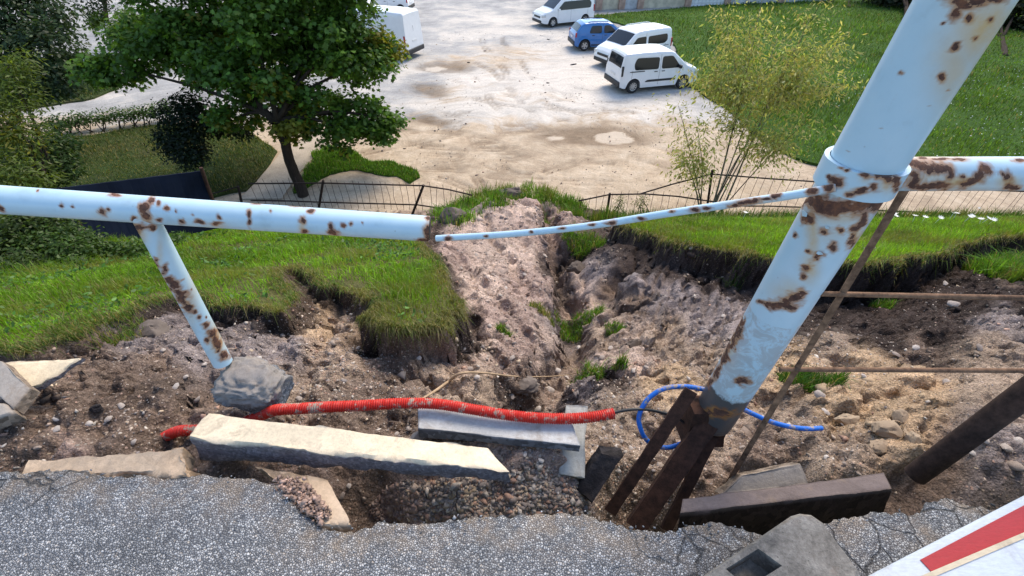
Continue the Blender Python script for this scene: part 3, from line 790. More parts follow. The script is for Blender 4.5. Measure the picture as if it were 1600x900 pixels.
# grass hanging over the broken edges of the turf, mixed with dry roots
def fringe(sel, n, L0, name, label, base, dry):
    m = (TTURF > -.004 - .002 * TYY) * (TTURF < .03 + .008 * TYY) * sel * _inview * np.sqrt(_area)
    P, tf = grid_pick(m, n)
    gx = np.gradient(TZ, axis=0)
    o = blades(name, P + np.array([0, 0, .012]), L0 * RNG.uniform(.4, 1.3, n) * (.6 + .14 * P[:, 1]), .0018 + .0008 * P[:, 1], gcol(n, base, .4, dry, P), .75, label, droop=1.3, bias=(.0, -.34))
fringe((TX < .3) * (TYY < 5) * (TYY > 1.2), 12000, .07, "turf_fringe", "dry roots and blades hanging off the left turf edge", (.085, .15, .025), .4)
fringe((TX < -.15) * (TX > -1.0) * (TYY < 2.5) * (TYY > 1.3), 6000, .06, "turf_fringe", "shaggy grass overhanging the front clump of the left turf", (.075, .15, .02), .3)
fringe((TX > .3) * (TYY < 8), 9000, .065, "turf_fringe", "dry roots and blades hanging off the right turf edge", (.085, .14, .025), .45)
# long dark grass at the foot of the slope by the fence
n = 16000
x = RNG.uniform(2.2, 17, n); y = RNG.uniform(9.3, 11.2, n)
P = np.stack([x, y, th(x, y)], 1)
blades("tall_grass", P, RNG.uniform(.25, .62, n), .014, gcol(n, (.055, .12, .018), .35, .1, P), .3, "long dark grass at the foot of the right slope along the fence")
cr_px = [(700, 330), (725, 319), (745, 309), (765, 304), (790, 299), (820, 297), (845, 301), (865, 309), (885, 316), (905, 323), (775, 309), (735, 322), (850, 306), (890, 322), (715, 338)]
Pc = []
for u, v in cr_px:
    c = TH(u, v + 3); q = c[None, :2] + RNG.normal(size=(420, 2)) * np.array([.16, .22]); Pc.append(np.concatenate([q, th(q[:, 0], q[:, 1])[:, None]], 1))
Pc = np.concatenate(Pc)
blades("grass_patch", Pc, RNG.uniform(.10, .32, len(Pc)), .014, gcol(len(Pc), (.10, .21, .02), .35, .06, Pc), .5, "bright grass growing along the crest of the soil fan")
wM = (TGRASS * (TTURF < -.3) * (TYY > 6) + (sdist(TX, TYY, LEDGE) > 0)) * np.sqrt(_area)
P, tf = grid_pick(wM, 12000)
blades("grass_patch", P, RNG.uniform(.1, .3, len(P)), .012, gcol(len(P), (.09, .19, .02), .35, .08, P), .5, "green grass on the ledge below the right turf and around the fan")

def tuft(u, v, rad, hgt, n, label, base=(.09, .2, .02), dry=.15):
    c = TH(u, v)
    a = RNG.uniform(0, 2 * np.pi, n); r = rad * np.sqrt(RNG.random(n))
    x, y = c[0] + r * np.cos(a), c[1] + r * np.sin(a) * .8
    P = np.stack([x, y, th(x, y) - .005], 1)
    o = blades("grass_tuft", P, hgt * RNG.uniform(.4, 1.2, n), .0035 + .0008 * c[1], gcol(n, base, .35, dry), .55)
    tag(o, label, 'grass tuft', 'grass tufts in the washout')
for a in [(912, 382, .42, .20, 1300, "bright grass tuft just below the thin rail in the middle of the washout"),
          (898, 520, .30, .12, 1500, "wide flattened grass clump in the middle of the gully"),
          (848, 490, .15, .11, 420, "small sparse grass clump above the gully clump on the left", (.11, .17, .03), .4),
          (960, 512, .10, .09, 250, "low green tuft right of the gully clump"),
          (922, 580, .13, .10, 520, "grass tuft at the end of the long dry root"),
          (970, 570, .05, .11, 160, "dark narrow upright tuft in the lower gully"),
          (787, 520, .06, .08, 220, "small bright tuft alone on the pink soil below the left turf"),
          (1258, 600, .17, .10, 1300, "round dark tuft under the lower thin bar on the right", (.05, .12, .015), .08),
          (1377, 478, .10, .12, 220, "leafy green tuft in the dark soil behind the upper thin bar"),
          (1150, 435, .10, .16, 120, "tiny weed on the grey washout wall left of the big post", (.05, .1, .02), .1)]:
    tuft(*a)
P0 = TH(165, 520)
tuft(165, 520, .22, .09, 900, "scruffy half dry grass patch at the left turf edge", (.10, .17, .03), .35)

# ------------------------------------------------------------------ broken slabs and lumps
def slab(name, quad, thick, mat, n=(40, 10, 5), amp=.004, side_amp=.012, chip=.012, label=None, cat=None, group=None, seed=1, raw_top=0.0, parent=None):
    """quad: back-left, back-right, front-right, front-left corners of the upper face in metres; thick per corner."""
    q = np.array(quad, float); th_ = np.broadcast_to(np.asarray(thick, float), (4,))
    nn = np.cross(q[1] - q[0], q[3] - q[0]); nn /= np.linalg.norm(nn); nn = nn if nn[2] > 0 else -nn
    b = q - nn[None] * th_[:, None]
    nx, ny, nz = n
    idx, V, K = {}, [], []
    def vid(i, j, k):
        if (i, j, k) not in idx:
            s, t, h = i / nx, j / ny, k / nz
            up = (q[0] * (1 - s) + q[1] * s) * (1 - t) + (q[3] * (1 - s) + q[2] * s) * t
            lo = (b[0] * (1 - s) + b[1] * s) * (1 - t) + (b[3] * (1 - s) + b[2] * s) * t
            idx[(i, j, k)] = len(V); V.append(lo * (1 - h) + up * h); K.append((s, t, h))
        return idx[(i, j, k)]
    F = []
    for i in range(nx):
        for j in range(ny):
            F.append((vid(i, j, nz), vid(i, j + 1, nz), vid(i + 1, j + 1, nz), vid(i + 1, j, nz)))
            F.append((vid(i, j, 0), vid(i + 1, j, 0), vid(i + 1, j + 1, 0), vid(i, j + 1, 0)))
    for i in range(nx):
        for k in range(nz):
            F.append((vid(i, 0, k), vid(i, 0, k + 1), vid(i + 1, 0, k + 1), vid(i + 1, 0, k)))
            F.append((vid(i, ny, k), vid(i + 1, ny, k), vid(i + 1, ny, k + 1), vid(i, ny, k + 1)))
    for j in range(ny):
        for k in range(nz):
            F.append((vid(0, j, k), vid(0, j + 1, k), vid(0, j + 1, k + 1), vid(0, j, k + 1)))
            F.append((vid(nx, j, k), vid(nx, j, k + 1), vid(nx, j + 1, k + 1), vid(nx, j + 1, k)))
    V = np.array(V); K = np.array(K)
    cen = V.mean(0)
    topf = K[:, 2] > .999
    rim = np.minimum(np.minimum(K[:, 0], 1 - K[:, 0]), np.minimum(K[:, 1], 1 - K[:, 1])) < 1e-6
    inner = topf & ~rim
    am = np.where(inner, amp, side_amp)[:, None]
    sc = 22.0
    dv = np.stack([fbm(V[:, 0] * sc + 50 * k, V[:, 1] * sc, V[:, 2] * sc, 4, seed + k) for k in range(3)], -1)
    lo = np.stack([fbm(V[:, 0] * 6 + 50 * k, V[:, 1] * 6, V[:, 2] * 6, 2, seed + 9 + k) for k in range(3)], -1)
    D = dv * am + lo * am * np.where(inner, 1.0, 1.6)[:, None]
    c = np.clip(fbm(V[:, 0] * 9, V[:, 1] * 9, V[:, 2] * 9, 3, seed + 31) + .35, 0, 1)
    pull = np.where(topf & rim, chip * (.25 + c), 0)[:, None]
    toc = cen - V; toc /= np.linalg.norm(toc, axis=1)[:, None] + 1e-9
    V2 = V + D + (toc * .6 - nn * .8) * pull
    raw = np.clip(np.where(inner, raw_top, np.where(topf, .35 + raw_top, 1.0)), 0, 1)
    loc = V2.mean(0); loc[2] = V2[:, 2].min()
    if parent is not None: loc = np.array(parent.location)
    o = bigmesh(name, V2 - loc, [np.array(F)], M[mat], parent, True, dict(raw=raw))
    o.data.set_sharp_from_angle(angle=R(50))
    if parent is None: o.location = loc
    if label: tag(o, label, cat, group)
    return o

def Q4(z, *px):
    zs = z if isinstance(z, (tuple, list)) else (z,) * 4
    return [PZ(u, v, zz) for (u, v), zz in zip(px, zs)]

slab("kerb_slab", Q4((.02, -.03, -.02, .03), (325, 643), (762, 698), (798, 735), (293, 684)), (.13, .075, .075, .13), 'slab', (110, 14, 8), .003, .011, .010,
     "long cream concrete slab undermined and tilted along the broken asphalt edge", 'concrete slab', seed=3)
slab("kerb_slab", Q4((-.10, -.12, -.12, -.10), (652, 634), (892, 655), (907, 695), (654, 669)), (.07, .05, .045, .065), 'slab_grey', (60, 12, 5), .001, .004, .003,
     "smooth grey concrete slab lying under the red corrugated conduit", 'concrete slab', seed=5)
slab("kerb_slab", Q4((-.16, -.16, -.25, -.25), (884, 632), (918, 634), (913, 748), (873, 742)), .05, 'slab_pale', (10, 30, 4), .001, .004, .004,
     "pale slab lying endwise below the right end of the grey slab", 'concrete slab', seed=7)
slab("asphalt_chunk", Q4((-.16, -.18, -.32, -.30), (938, 706), (975, 714), (925, 792), (902, 768)), .06, 'chunk', (14, 20, 6), .006, .008, .008,
     "black broken asphalt chunk standing steeply left of the rusty legs", 'asphalt chunk', seed=9, raw_top=.6)
slab("kerb_stone", Q4((-.14, -.12, -.11, -.125), (1066, 779), (1383, 738), (1395, 763), (1062, 801)), .20, 'kerb_dark', (80, 8, 8), .002, .004, .004,
     "dark brown kerb stone fallen behind the broken asphalt on the right", 'kerb stone', seed=11)
slab("kerb_slab", Q4((-.22, -.20, -.24, -.26), (1160, 742), (1252, 726), (1264, 757), (1128, 772)), .06, 'slab_dust', (30, 10, 4), .002, .006, .006,
     "dusty grey slab half buried behind the dark brown kerb stone", 'concrete slab', seed=13)
slab("concrete_piece", Q4((.0, -.02, -.05, -.02), (-30, 570), (132, 556), (62, 602), (-30, 630)), .022, 'slab', (30, 16, 5), .004, .012, .014,
     "cream broken concrete wedge at the left edge below the grass", 'concrete slab', seed=15)
slab("concrete_piece", Q4((.06, .06, .04, .02), (-70, 545), (2, 562), (46, 607), (18, 640)), .05, 'slab_dust', (20, 12, 5), .002, .006, .006,
     "grey kerb block end leaning on the cream wedge at the left edge", 'concrete slab', seed=17)
slab("concrete_piece", Q4((.03, .03, .02, .02), (-40, 622), (6, 634), (18, 645), (-40, 668)), .06, 'slab_dust', (12, 8, 5), .003, .008, .008,
     "small pale concrete lump below the grey kerb block at the left edge", 'concrete slab', seed=18)
slab("concrete_strip", Q4((-.03, -.03, -.02, -.02), (40, 716), (288, 700), (300, 738), (30, 742)), .06, 'beige', (70, 12, 5), .012, .026, .03,
     "low beige bedding strip between soil and asphalt on the left", 'concrete strip', seed=19, raw_top=.25)
slab("concrete_piece", Q4((-.06, -.07, -.015, -.02), (478, 738), (512, 748), (553, 815), (500, 818)), .07, 'beige', (14, 20, 6), .003, .008, .008,
     "sandy concrete block sunk in the notch of the asphalt edge", 'concrete slab', seed=21)
slab("concrete_strip", Q4((-.05, -.05, -.04, -.04), (400, 728), (482, 738), (500, 815), (470, 783)), .05, 'beige', (20, 16, 5), .008, .012, .012,
     "reddish rubble bedding showing in the asphalt notch under the long slab", 'concrete strip', seed=22, raw_top=.9)

ICO = {}
def ico(sub):
    if sub not in ICO:
        bm = bmesh.new(); bmesh.ops.create_icosphere(bm, subdivisions=sub, radius=1)
        ICO[sub] = (np.array([v.co[:] for v in bm.verts]), np.array([[v.index for v in f.verts] for f in bm.faces])); bm.free()
    return ICO[sub]

def rock_mesh(name, size, seed, mat, sub=3, amp=.28, raw=True):
    v, f = ico(sub)
    v = v.copy()
    r = 1 + amp * fbm(v[:, 0] * 1.3 + seed, v[:, 1] * 1.3, v[:, 2] * 1.3, 3, seed) + (.10 if sub < 3 else .22) * fbm(v[:, 0] * 4, v[:, 1] * 4 + seed, v[:, 2] * 4, 4, seed + 4) + (0 if sub < 4 else .10) * fbm(v[:, 0] * 13, v[:, 1] * 13 + seed, v[:, 2] * 13, 3, seed + 6)
    v = v * r[:, None]
    rg = np.random.default_rng(seed)
    for _ in range(6):                  # flat broken facets
        nrm = rg.normal(size=3); nrm /= np.linalg.norm(nrm); d = v @ nrm; lim = rg.uniform(.55, .8)
        v = v - nrm[None] * np.clip(d - lim, 0, None)[:, None] * .85
    v = v * np.array(size)
    me_o = bigmesh(name, v, [f], M[mat], None, True, dict(raw=np.full(len(v), .75)))
    me_o.data.set_sharp_from_angle(angle=R(38))
    return me_o

def boulder(u, v, size, rz, seed, label, mat='boulder', name='soil_boulder', cat='boulder', group=None, sink=.35, sub=4, amp=.45):
    p = TH(u, v)
    o = rock_mesh(name, size, seed, mat, sub, amp)
    o.location = p + np.array([0, 0, size[2] * (1 - 2 * sink)])
    o.rotation_euler = (0, 0, rz)
    tag(o, label, cat, group)
    return o

boulder(1388, 672, (.085, .05, .045), -.35, 31, "largest tan sandstone lump, right of the end of the blue hose", group="crumbling lumps beside the blue hose")
boulder(1325, 660, (.065, .035, .035), .1, 32, "tan lump touching the end of the blue hose", group="crumbling lumps beside the blue hose")
boulder(1405, 655, (.05, .035, .032), .3, 33, "small tan lump behind the largest one right of the blue hose", group="crumbling lumps beside the blue hose")
boulder(1375, 700, (.05, .035, .03), .5, 34, "grey brown lump just below the largest tan lump", group="crumbling lumps beside the blue hose")
boulder(1425, 690, (.04, .03, .03), .9, 35, "small lump at the foot of the dark leaning pipe", group="crumbling lumps beside the blue hose")
boulder(232, 520, (.12, .07, .05), .0, 36, "flat grey soil boulder with a pebble on it below the left grass", mat='earth')
boulder(800, 312, (.55, .3, .35), .2, 38, "dark rock at the top of the soil fan beside the fence end", mat='earth')
boulder(705, 345, (.30, .2, .2), .2, 39, "dark clod right behind the end of the left handrail", mat='earth')
boulder(903, 425, (.18, .12, .12), .2, 40, "grey earth clod above the muddy puddle in the gully", mat='earth')
boulder(1355, 395, (.10, .07, .06), .5, 41, "root matted sod clod at the edge of the right turf", mat='earth')
boulder(985, 545, (.10, .07, .08), .5, 42, "dark earth clod at the lower right side of the gully", mat='earth')
boulder(822, 605, (.10, .08, .06), .1, 43, "brown clod above the dark hole behind the red conduit", mat='earth')
boulder(650, 690, (.045, .03, .035), .1, 44, "rounded pinkish stone against the left end of the grey slab", mat='stone', name='stone', cat='stone')
boulder(151, 640, (.022, .02, .022), .3, 45, "small black lump on the brown soil at the left", mat='chunk', name='stone', cat='stone')

# footing of the left post
pf = PZ(385, 612, -.02)
v_, f_ = ico(5)
v_ = np.sign(v_) * np.abs(v_) ** .58 * .88
rg_ = np.random.default_rng(8)
for _ in range(9):
    n_ = rg_.normal(size=3); n_ /= np.linalg.norm(n_); v_ = v_ - n_[None] * np.clip(v_ @ n_ - rg_.uniform(.72, .95), 0, None)[:, None] * .9
r_ = 1 + .14 * fbm(v_[:, 0] * 1.8 + 3, v_[:, 1] * 1.8, v_[:, 2] * 1.8, 3, 61) + (.05 + .17 * sstep(-.4, .3, v_[:, 2])) * fbm(v_[:, 0] * 6, v_[:, 1] * 6, v_[:, 2] * 6, 4, 62) + .10 * fbm(v_[:, 0] * 17, v_[:, 1] * 17, v_[:, 2] * 17, 3, 63) * sstep(-.5, .2, v_[:, 2])
foot = bigmesh("concrete_footing", v_ * r_[:, None] * np.array([.155, .12, .105]), [f_], M['footing'], None, True, dict(raw=sstep(.45, -.1, v_[:, 2] + .3 * fbm(v_[:, 0] * 3, v_[:, 1] * 3, v_[:, 2] * 3, 3, 64))))
foot.location = PZ(386, 598, .0) + np.array([0, .03, -.055]); foot.rotation_euler = (.1, 0, -.12)
tag(foot, "coarse blue grey concrete lump torn out at the foot of the left white post", 'concrete footing')

# ------------------------------------------------------------------ the concrete barrier foot with its square socket
def foot_block():
    outer = [PZ(u, v, .085) for u, v in [(1082, 910), (1238, 804), (1252, 800), (1270, 802), (1288, 814), (1346, 892), (1343, 905), (1290, 985), (1150, 1010)]]
    hole = [PZ(u, v, .085) for u, v in [(1134, 889), (1185, 857), (1222, 884), (1168, 918)]]
    bm = bmesh.new()
    def ring(pts, z=None, off=0.0):
        c = sum((Vector(p) for p in pts), Vector()) / len(pts)
        r = []
        for p in pts:
            p = Vector(p); d = (p - c); d.z = 0; d.normalize(); q = p + d * off
            if z is not None: q.z = z
            r.append(bm.verts.new(q))
        return r
    rt = ring(outer, .085, -.012); rm = ring(outer, .072); rb = ring(outer, .006, .006)
    ht = ring(hole, .085); hb = ring(hole, .015, -.006)
    def strip(a, b, flip=False):
        n = len(a)
        for k in range(n):
            f = (a[k], a[(k + 1) % n], b[(k + 1) % n], b[k]); bm.faces.new(f[::-1] if flip else f)
    strip(rt, rm); strip(rm, rb); strip(ht, hb)
    bm.faces.new(hb); bm.faces.new(rb)
    e = [bm.edges.get((r[k], r[(k + 1) % len(r)])) for r in (rt, ht) for k in range(len(r))]
    bmesh.ops.triangle_fill(bm, use_beauty=True, use_dissolve=False, edges=e)
    bmesh.ops.recalc_face_normals(bm, faces=bm.faces[:])
    me = bpy.data.meshes.new("barrier_foot"); bm.to_mesh(me); bm.free()
    c = np.mean(outer, 0); c[2] = 0
    me.transform(Matrix.Translation(Vector(-c)))
    o = link("concrete_weight", me, M['base_block']); o.location = c
    tag(o, "weathered concrete barrier weight with a dark square socket, on the asphalt", 'concrete weight')
foot_block()

# ------------------------------------------------------------------ red and white barrier lying at the lower right corner
def barrier():
    def plank(a, b, width, z, th, back, fwd):
        a = PZ(*a, z); b = PZ(*b, z); d = (b - a) / np.linalg.norm(b - a)
        w = np.array([d[1], -d[0], 0]) * width
        a = a - d * back; b = b + d * fwd
        return a, b, d, w
    def board(name, a, b, w, th, mat, parent, bev=.012, lift=0.0):
        bm = bmesh.new()
        pts = [a, b, b + w, a + w]
        vs = [bm.verts.new(Vector(p) + Vector((0, 0, lift))) for p in pts] + [bm.verts.new(Vector(p) + Vector((0, 0, lift - th))) for p in pts]
        for f in ((0, 1, 2, 3), (7, 6, 5, 4), (0, 4, 5, 1), (1, 5, 6, 2), (2, 6, 7, 3), (3, 7, 4, 0)): bm.faces.new([vs[k] for k in f])
        bmesh.ops.recalc_face_normals(bm, faces=bm.faces[:])
        if bev: bmesh.ops.bevel(bm, geom=bm.edges[:], offset=bev, segments=3, affect='EDGES', profile=.6)
        me = bpy.data.meshes.new(name); bm.to_mesh(me); bm.free(); smooth(me, 35)
        me.transform(Matrix.Translation(-parent.location))
        return link(name, me, M[mat], parent)
    a, b, d, w = plank((1345, 905), (1605, 771), .26, .046, .04, .55, 1.0)
    root = empty("barrier_board", tuple((a + b) / 2 * np.array([1, 1, 0])))
    tag(root, "red and white barrier boards lying stacked in the lower right corner", 'barrier')
    board("plank", a, b, w, .042, 'barrier_white', root)
    # painted red blocks, a thin sheet of film on the plank
    s0 = PZ(1437, 875, .046); k0 = float((s0 - a) @ d); off = float((s0 - a) @ (w / np.linalg.norm(w)))
    wn_ = w / np.linalg.norm(w)
    for k in (k0, k0 - .95):
        board("red_block", a + d * k + wn_ * off, a + d * (k + .56) + wn_ * off, wn_ * .16, .001, 'barrier_red', root, 0, .0025)
    a2, b2, d2, w2 = plank((1425, 905), (1605, 829), .22, .092, .04, .5, .9)
    board("plank", a2, b2, w2, .042, 'barrier_white', root, .014)
    board("worn_edge", a2 + w2 * .004, b2 + w2 * .004, w2 * .055, .002, 'barrier_cream', root, 0, .003)
barrier()

# ------------------------------------------------------------------ conduit, hose, cable, root
def lift(u, v, z): return PZ(u, v, z)
cp_ = catmull([PZ(255, 684, -.24), PZ(278, 674, -.165), PZ(308, 672, -.17), PZ(360, 668, -.20), PZ(400, 652, -.14), PZ(430, 641, -.06), PZ(460, 639, -.05), PZ(510, 636, -.045), PZ(560, 634, -.05), PZ(610, 631, -.055), PZ(650, 630, -.06), PZ(690, 632, -.062),
               PZ(740, 640, -.066), PZ(790, 648, -.075), PZ(840, 653, -.085), PZ(890, 654, -.088), PZ(930, 651, -.085), PZ(959, 646, -.08)], 44)
seglen = np.concatenate([[0], np.cumsum(np.linalg.norm(np.diff(cp_, axis=0), axis=1))])
rad = .0215 + .0020 * np.sign(np.sin(seglen / .0092 * 2 * np.pi)) * np.abs(np.sin(seglen / .0092 * 2 * np.pi)) ** .5
con = tube("corrugated_conduit", cp_, rad, M['red_plastic'], None, 18, True, 60)
loc = cp_.mean(0); con.data.transform(Matrix.Translation(Vector(-loc))); con.location = loc
tag(con, "red corrugated cable conduit lying exposed across the washout", 'conduit')

def cable(name, pts, r, mat, label, cat, n=10, seg=10, rr=None):
    p = catmull(pts, n)
    if rr is not None: r = np.interp(np.linspace(0, 1, len(p)), np.linspace(0, 1, len(rr)), rr)
    o = tube(name, p, r, M[mat], None, seg, True, None)
    loc = p.mean(0); o.data.transform(Matrix.Translation(Vector(-loc))); o.location = loc
    return tag(o, label, cat)
cable("hose", [PZ(1284, 669, -.13), PZ(1262, 670, -.12), PZ(1235, 667, -.11), PZ(1205, 659, -.10), PZ(1175, 646, -.08), PZ(1147, 632, -.06), PZ(1118, 614, -.02), PZ(1087, 606, .0), PZ(1062, 604, .01), PZ(1036, 608, .0), PZ(1015, 621, -.03), PZ(1003, 638, -.07),
               PZ(998, 655, -.11), PZ(1002, 673, -.15), PZ(1011, 688, -.19), PZ(1026, 697, -.22), PZ(1046, 699, -.23), PZ(1070, 690, -.24), PZ(1090, 675, -.26)], .0098, 'blue_plastic', "blue water hose looping out of the soil around the rusty legs", 'hose')
cable("cable", [PZ(940, 649, -.083), PZ(962, 644, -.08), PZ(985, 640, -.07), PZ(1010, 640, -.07), PZ(1035, 645, -.09), PZ(1056, 652, -.12), PZ(1075, 665, -.16)], .006, 'black', "thin black cable coming out of the red conduit's end", 'cable')
rt = [TH(u, v) + np.array([0, 0, z]) for u, v, z in [(655, 630, .02), (678, 618, .03), (700, 602, .03), (722, 590, .04), (760, 591, .05), (800, 596, .06), (840, 597, .07), (880, 594, .07), (912, 586, .05)]]
cable("dry_root", rt, .006, 'root', "long pale dry root stretched over the washed-out soil", 'root', 10, 7, [.004, .008, .009, .007, .006, .005, .004, .003])

# ------------------------------------------------------------------ painted pipe railing
def rusty(o, spots, yel=(), loc=(0, 0, 0), back=.5, old=None):
    me = o.data; n = len(me.vertices)
    co = np.zeros(n * 3, np.float32); me.vertices.foreach_get('co', co); co = co.reshape(-1, 3).astype(float) + np.array(loc)
    no = np.zeros(n * 3, np.float32); me.vertices.foreach_get('normal', no); no = no.reshape(-1, 3)
    u, v = project(co[:, 0], co[:, 1], co[:, 2])
    facing = ((np.array([0, 0, CAM_H]) - co) * no).sum(1) > -.02
    w1 = fbm(co[:, 0] * 45, co[:, 1] * 45, co[:, 2] * 45, 4, 5, .65); w2 = fbm(co[:, 0] * 45 + 9, co[:, 1] * 45, co[:, 2] * 45, 4, 6, .65)
    rust = np.zeros(n)
    for s in spots:
        ru = s[2]; rv = s[3] if len(s) > 3 else ru; ang = R(s[4]) if len(s) > 4 else 0
        du, dv = u - s[0] + w1 * ru * 1.5, v - s[1] + w2 * rv * 1.5
        a, b = du * math.cos(ang) + dv * math.sin(ang), -du * math.sin(ang) + dv * math.cos(ang)
        rust = np.maximum(rust, .5 + .5 * (1 - np.hypot(a / ru, b / rv)))
    rust = np.clip(np.where(facing, rust, 0), 0, 1)
    bk = np.clip(fbm(co[:, 0] * 6, co[:, 1] * 6, co[:, 2] * 6, 4, 15) * 2.2 - .35, 0, 1) * back
    rust = np.where(facing, rust, bk)
    ye = np.zeros(n)
    for s in yel:
        ye = np.maximum(ye, np.exp(-((u - s[0]) / s[2]) ** 2 - ((v - s[1]) / s[3]) ** 2) * (s[4] if len(s) > 4 else 1))
    ye = np.where(facing, ye, 0)
    for nm, a in (('rust', rust), ('yel', ye)) + ((('old', old(co)),) if old else ()):
        at = me.attributes.new(nm, 'FLOAT', 'POINT'); at.data.foreach_set('value', a.astype(np.float32))

def pline(a, b, n): return np.array(a)[None] + (np.array(b) - np.array(a))[None] * np.linspace(0, 1, n)[:, None]
def attach(o, parent):
    o.data.transform(Matrix.Translation(-parent.location)); o.parent = parent; return o
def pipe(name, a, b, r, n, seg, parent, spots, yel=(), back=.5, mat='paint', dent=0.0):
    p = pline(a, b, n)
    o = tube(name, p, r, M[mat], None, seg, True, 40)
    if mat == 'paint': rusty(o, spots, yel, back=back)
    return attach(o, parent)

# left railing
tL0, tL1 = 1.408, 1.584
A0, A1 = PT(0, 312, tL0), PT(671, 357.5, tL1)
dirL = (A1 - A0) / np.linalg.norm(A1 - A0)
post_top = PT(223, 333, 1.462); post_bot = PT(348, 566, 1.86)
rail_l = empty("pipe_railing", tuple(post_bot))
tag(rail_l, "pale blue white pipe handrail on the left, ending in mid air at the washout", 'railing')
SP_RAIL = [(97, 321, 3), (114, 322, 2), (59, 298, 2), (160, 330, 6, 4, 35), (170, 328, 3), (178, 304, 8, 2.5), (236, 314, 6, 4, -50), (226, 322, 7, 5), (224, 329, 5, 7), (229, 337, 5, 8, -30), (248, 317, 3), (260, 326, 3.5), (249, 344, 4, 2.5), (210, 342, 4, 3), (284, 346, 4, 3), (314, 347, 7, 3, 15),
           (2, 326, 6, 3, 30), (342, 339, 3), (340, 349, 7, 2.5), (389, 335, 3.5, 5), (390, 347, 3, 5), (465, 322, 10, 2), (485, 330, 5, 3), (472, 343, 4.5), (477, 362, 5, 2.5, 20), (518, 355, 5, 4, 50), (521, 362, 7, 4, 20), (536, 352, 3.5), (548, 351, 2.5), (423, 330, 2), (402, 318, 7, 2), (668, 366, 4, 13), (669, 341, 4, 3), (566, 349, 1.5), (660, 376, 8, 3), (301, 336, 1.5), (275, 330, 1.5)]
rl = pipe("top_rail", A0 - dirL * 1.3, A1, .0452, 640, 44, rail_l, SP_RAIL, [(228, 345, 14, 10, .7), (342, 352, 14, 6, .6), (472, 355, 6, 12, .7), (521, 368, 14, 6, .6), (668, 366, 8, 20, .8), (160, 334, 12, 8, .5)])
SP_POST = [(217, 356, 9, 6), (238, 355, 5, 5), (245, 412, 3, 7, -20), (258, 421, 4, 6), (266, 438, 7, 6), (272, 446, 7, 8), (283, 463, 8, 12, -28), (293, 481, 6, 9, -28), (305, 487, 3), (311, 496, 3), (286, 437, 1.5), (322, 507, 5, 4), (332, 521, 6, 8, -25), (339, 537, 5, 11, -15), (324, 532, 4), (349, 556, 7, 5), (322, 495, 1.5), (300, 452, 1.2)]
pipe("post", post_top, post_bot, .0365, 260, 32, rail_l, SP_POST, [(218, 365, 14, 16, .9), (300, 470, 10, 40, .6), (338, 530, 14, 26, .9), (250, 400, 5, 30, .6)])
cap = tube("dark_end_disc", pline(A1 - dirL * .001, A1 + dirL * .003, 2), .040, M['black'], None, 40); attach(cap, rail_l)  # black disc over the closed pipe, painting the shade of a hollow end

# right railing: big post, collar, cross rail, brace, thin bars, rusty legs
D_P = 1.05
def onpost(v, y=D_P):                   # centre line of the post in the photograph
    u = 1121 + (640 - v) * (1505 - 1121) / 640.0
    return PY(u, v, y)
pb = onpost(640); pt_ = onpost(-60)
pb[0] = (pb[0] + pt_[0]) / 2 * 1.0; px_ = float(onpost(300)[0])
Pbot = np.array([onpost(655)[0], D_P, onpost(655)[2]]); Ptop = np.array([onpost(-13)[0], D_P, onpost(-13)[2]])
rail_r = empty("pipe_railing", tuple(Pbot))
tag(rail_r, "tall thick pale pipe post with its collar, cross rail and rusty legs on the right", 'railing')
SP_BIG = [(1503, 6, 16, 11), (1530, 0, 14, 8), (1490, 22, 8, 9), (1556, 2, 12, 5), (1513, 29, 6, 5, -30), (1493, 72, 7, 4, -45), (1523, 60, 4, 3, -45), (1472, 122, 4, 7, 25), (1407, 113, 3), (1473, 37, 2.5), (1482, 142, 1.5), (1548, 30, 5, 3, -45), (1450, 165, 1.5), (1378, 201, 1.2), (1325, 236, 1.2),
          (1262, 316, 12, 8), (1276, 320, 12, 12), (1292, 323, 13, 12), (1308, 324, 13, 11), (1324, 324, 13, 10), (1340, 323, 13, 11), (1356, 320, 13, 12), (1372, 316, 12, 14), (1262, 340, 8, 8), (1288, 361, 7, 5, -15), (1313, 359, 6, 5), (1243, 367, 3, 4), (1302, 387, 6, 6), (1262, 393, 4), (1276, 401, 8, 6, -30), (1258, 418, 7, 5), (1255, 432, 4, 5), (1336, 357, 6, 4, -40), (1347, 345, 5, 12, 35), (1330, 375, 4, 10, 30),
          (1203, 476, 10, 6, 10), (1215, 476, 12, 7), (1229, 474, 11, 8), (1243, 467, 9, 9, -30), (1254, 458, 7, 7, -30), (1234, 481, 8, 5), (1189, 472, 6, 3),
          (1160, 503, 4, 6, 30), (1153, 518, 6, 11, 30), (1143, 538, 5, 14, 28), (1132, 560, 4, 13, 28), (1121, 582, 4, 10, 25), (1160, 596, 9, 6), (1110, 596, 4, 6), (1118, 646, 25, 6)]
YEL = [(1540, 40, 55, 85, .9), (1490, 110, 40, 80, .6), (1550, 5, 40, 30, .8), (1270, 365, 12, 40, .9), (1300, 370, 25, 22, .45), (1265, 420, 16, 25, .8), (1340, 370, 16, 30, .8), (1230, 455, 30, 20, .6), (1140, 540, 14, 40, .7), (1310, 340, 60, 14, .6)]
p = pline(Pbot, Ptop, 520)
o = tube("post", p, np.where(np.arange(520) < 8, .079, .080), M['paint'], None, 84, True, 40)
zr1, zr0, zg = float(onpost(478)[2]), float(onpost(486)[2]), float(onpost(606)[2])
rusty(o, SP_BIG, YEL, back=.6, old=lambda c: np.where(c[:, 2] < zr0, 1.0, 0) + 1.2 * sstep(zg + .05, zg - .03, c[:, 2])); attach(o, rail_r)
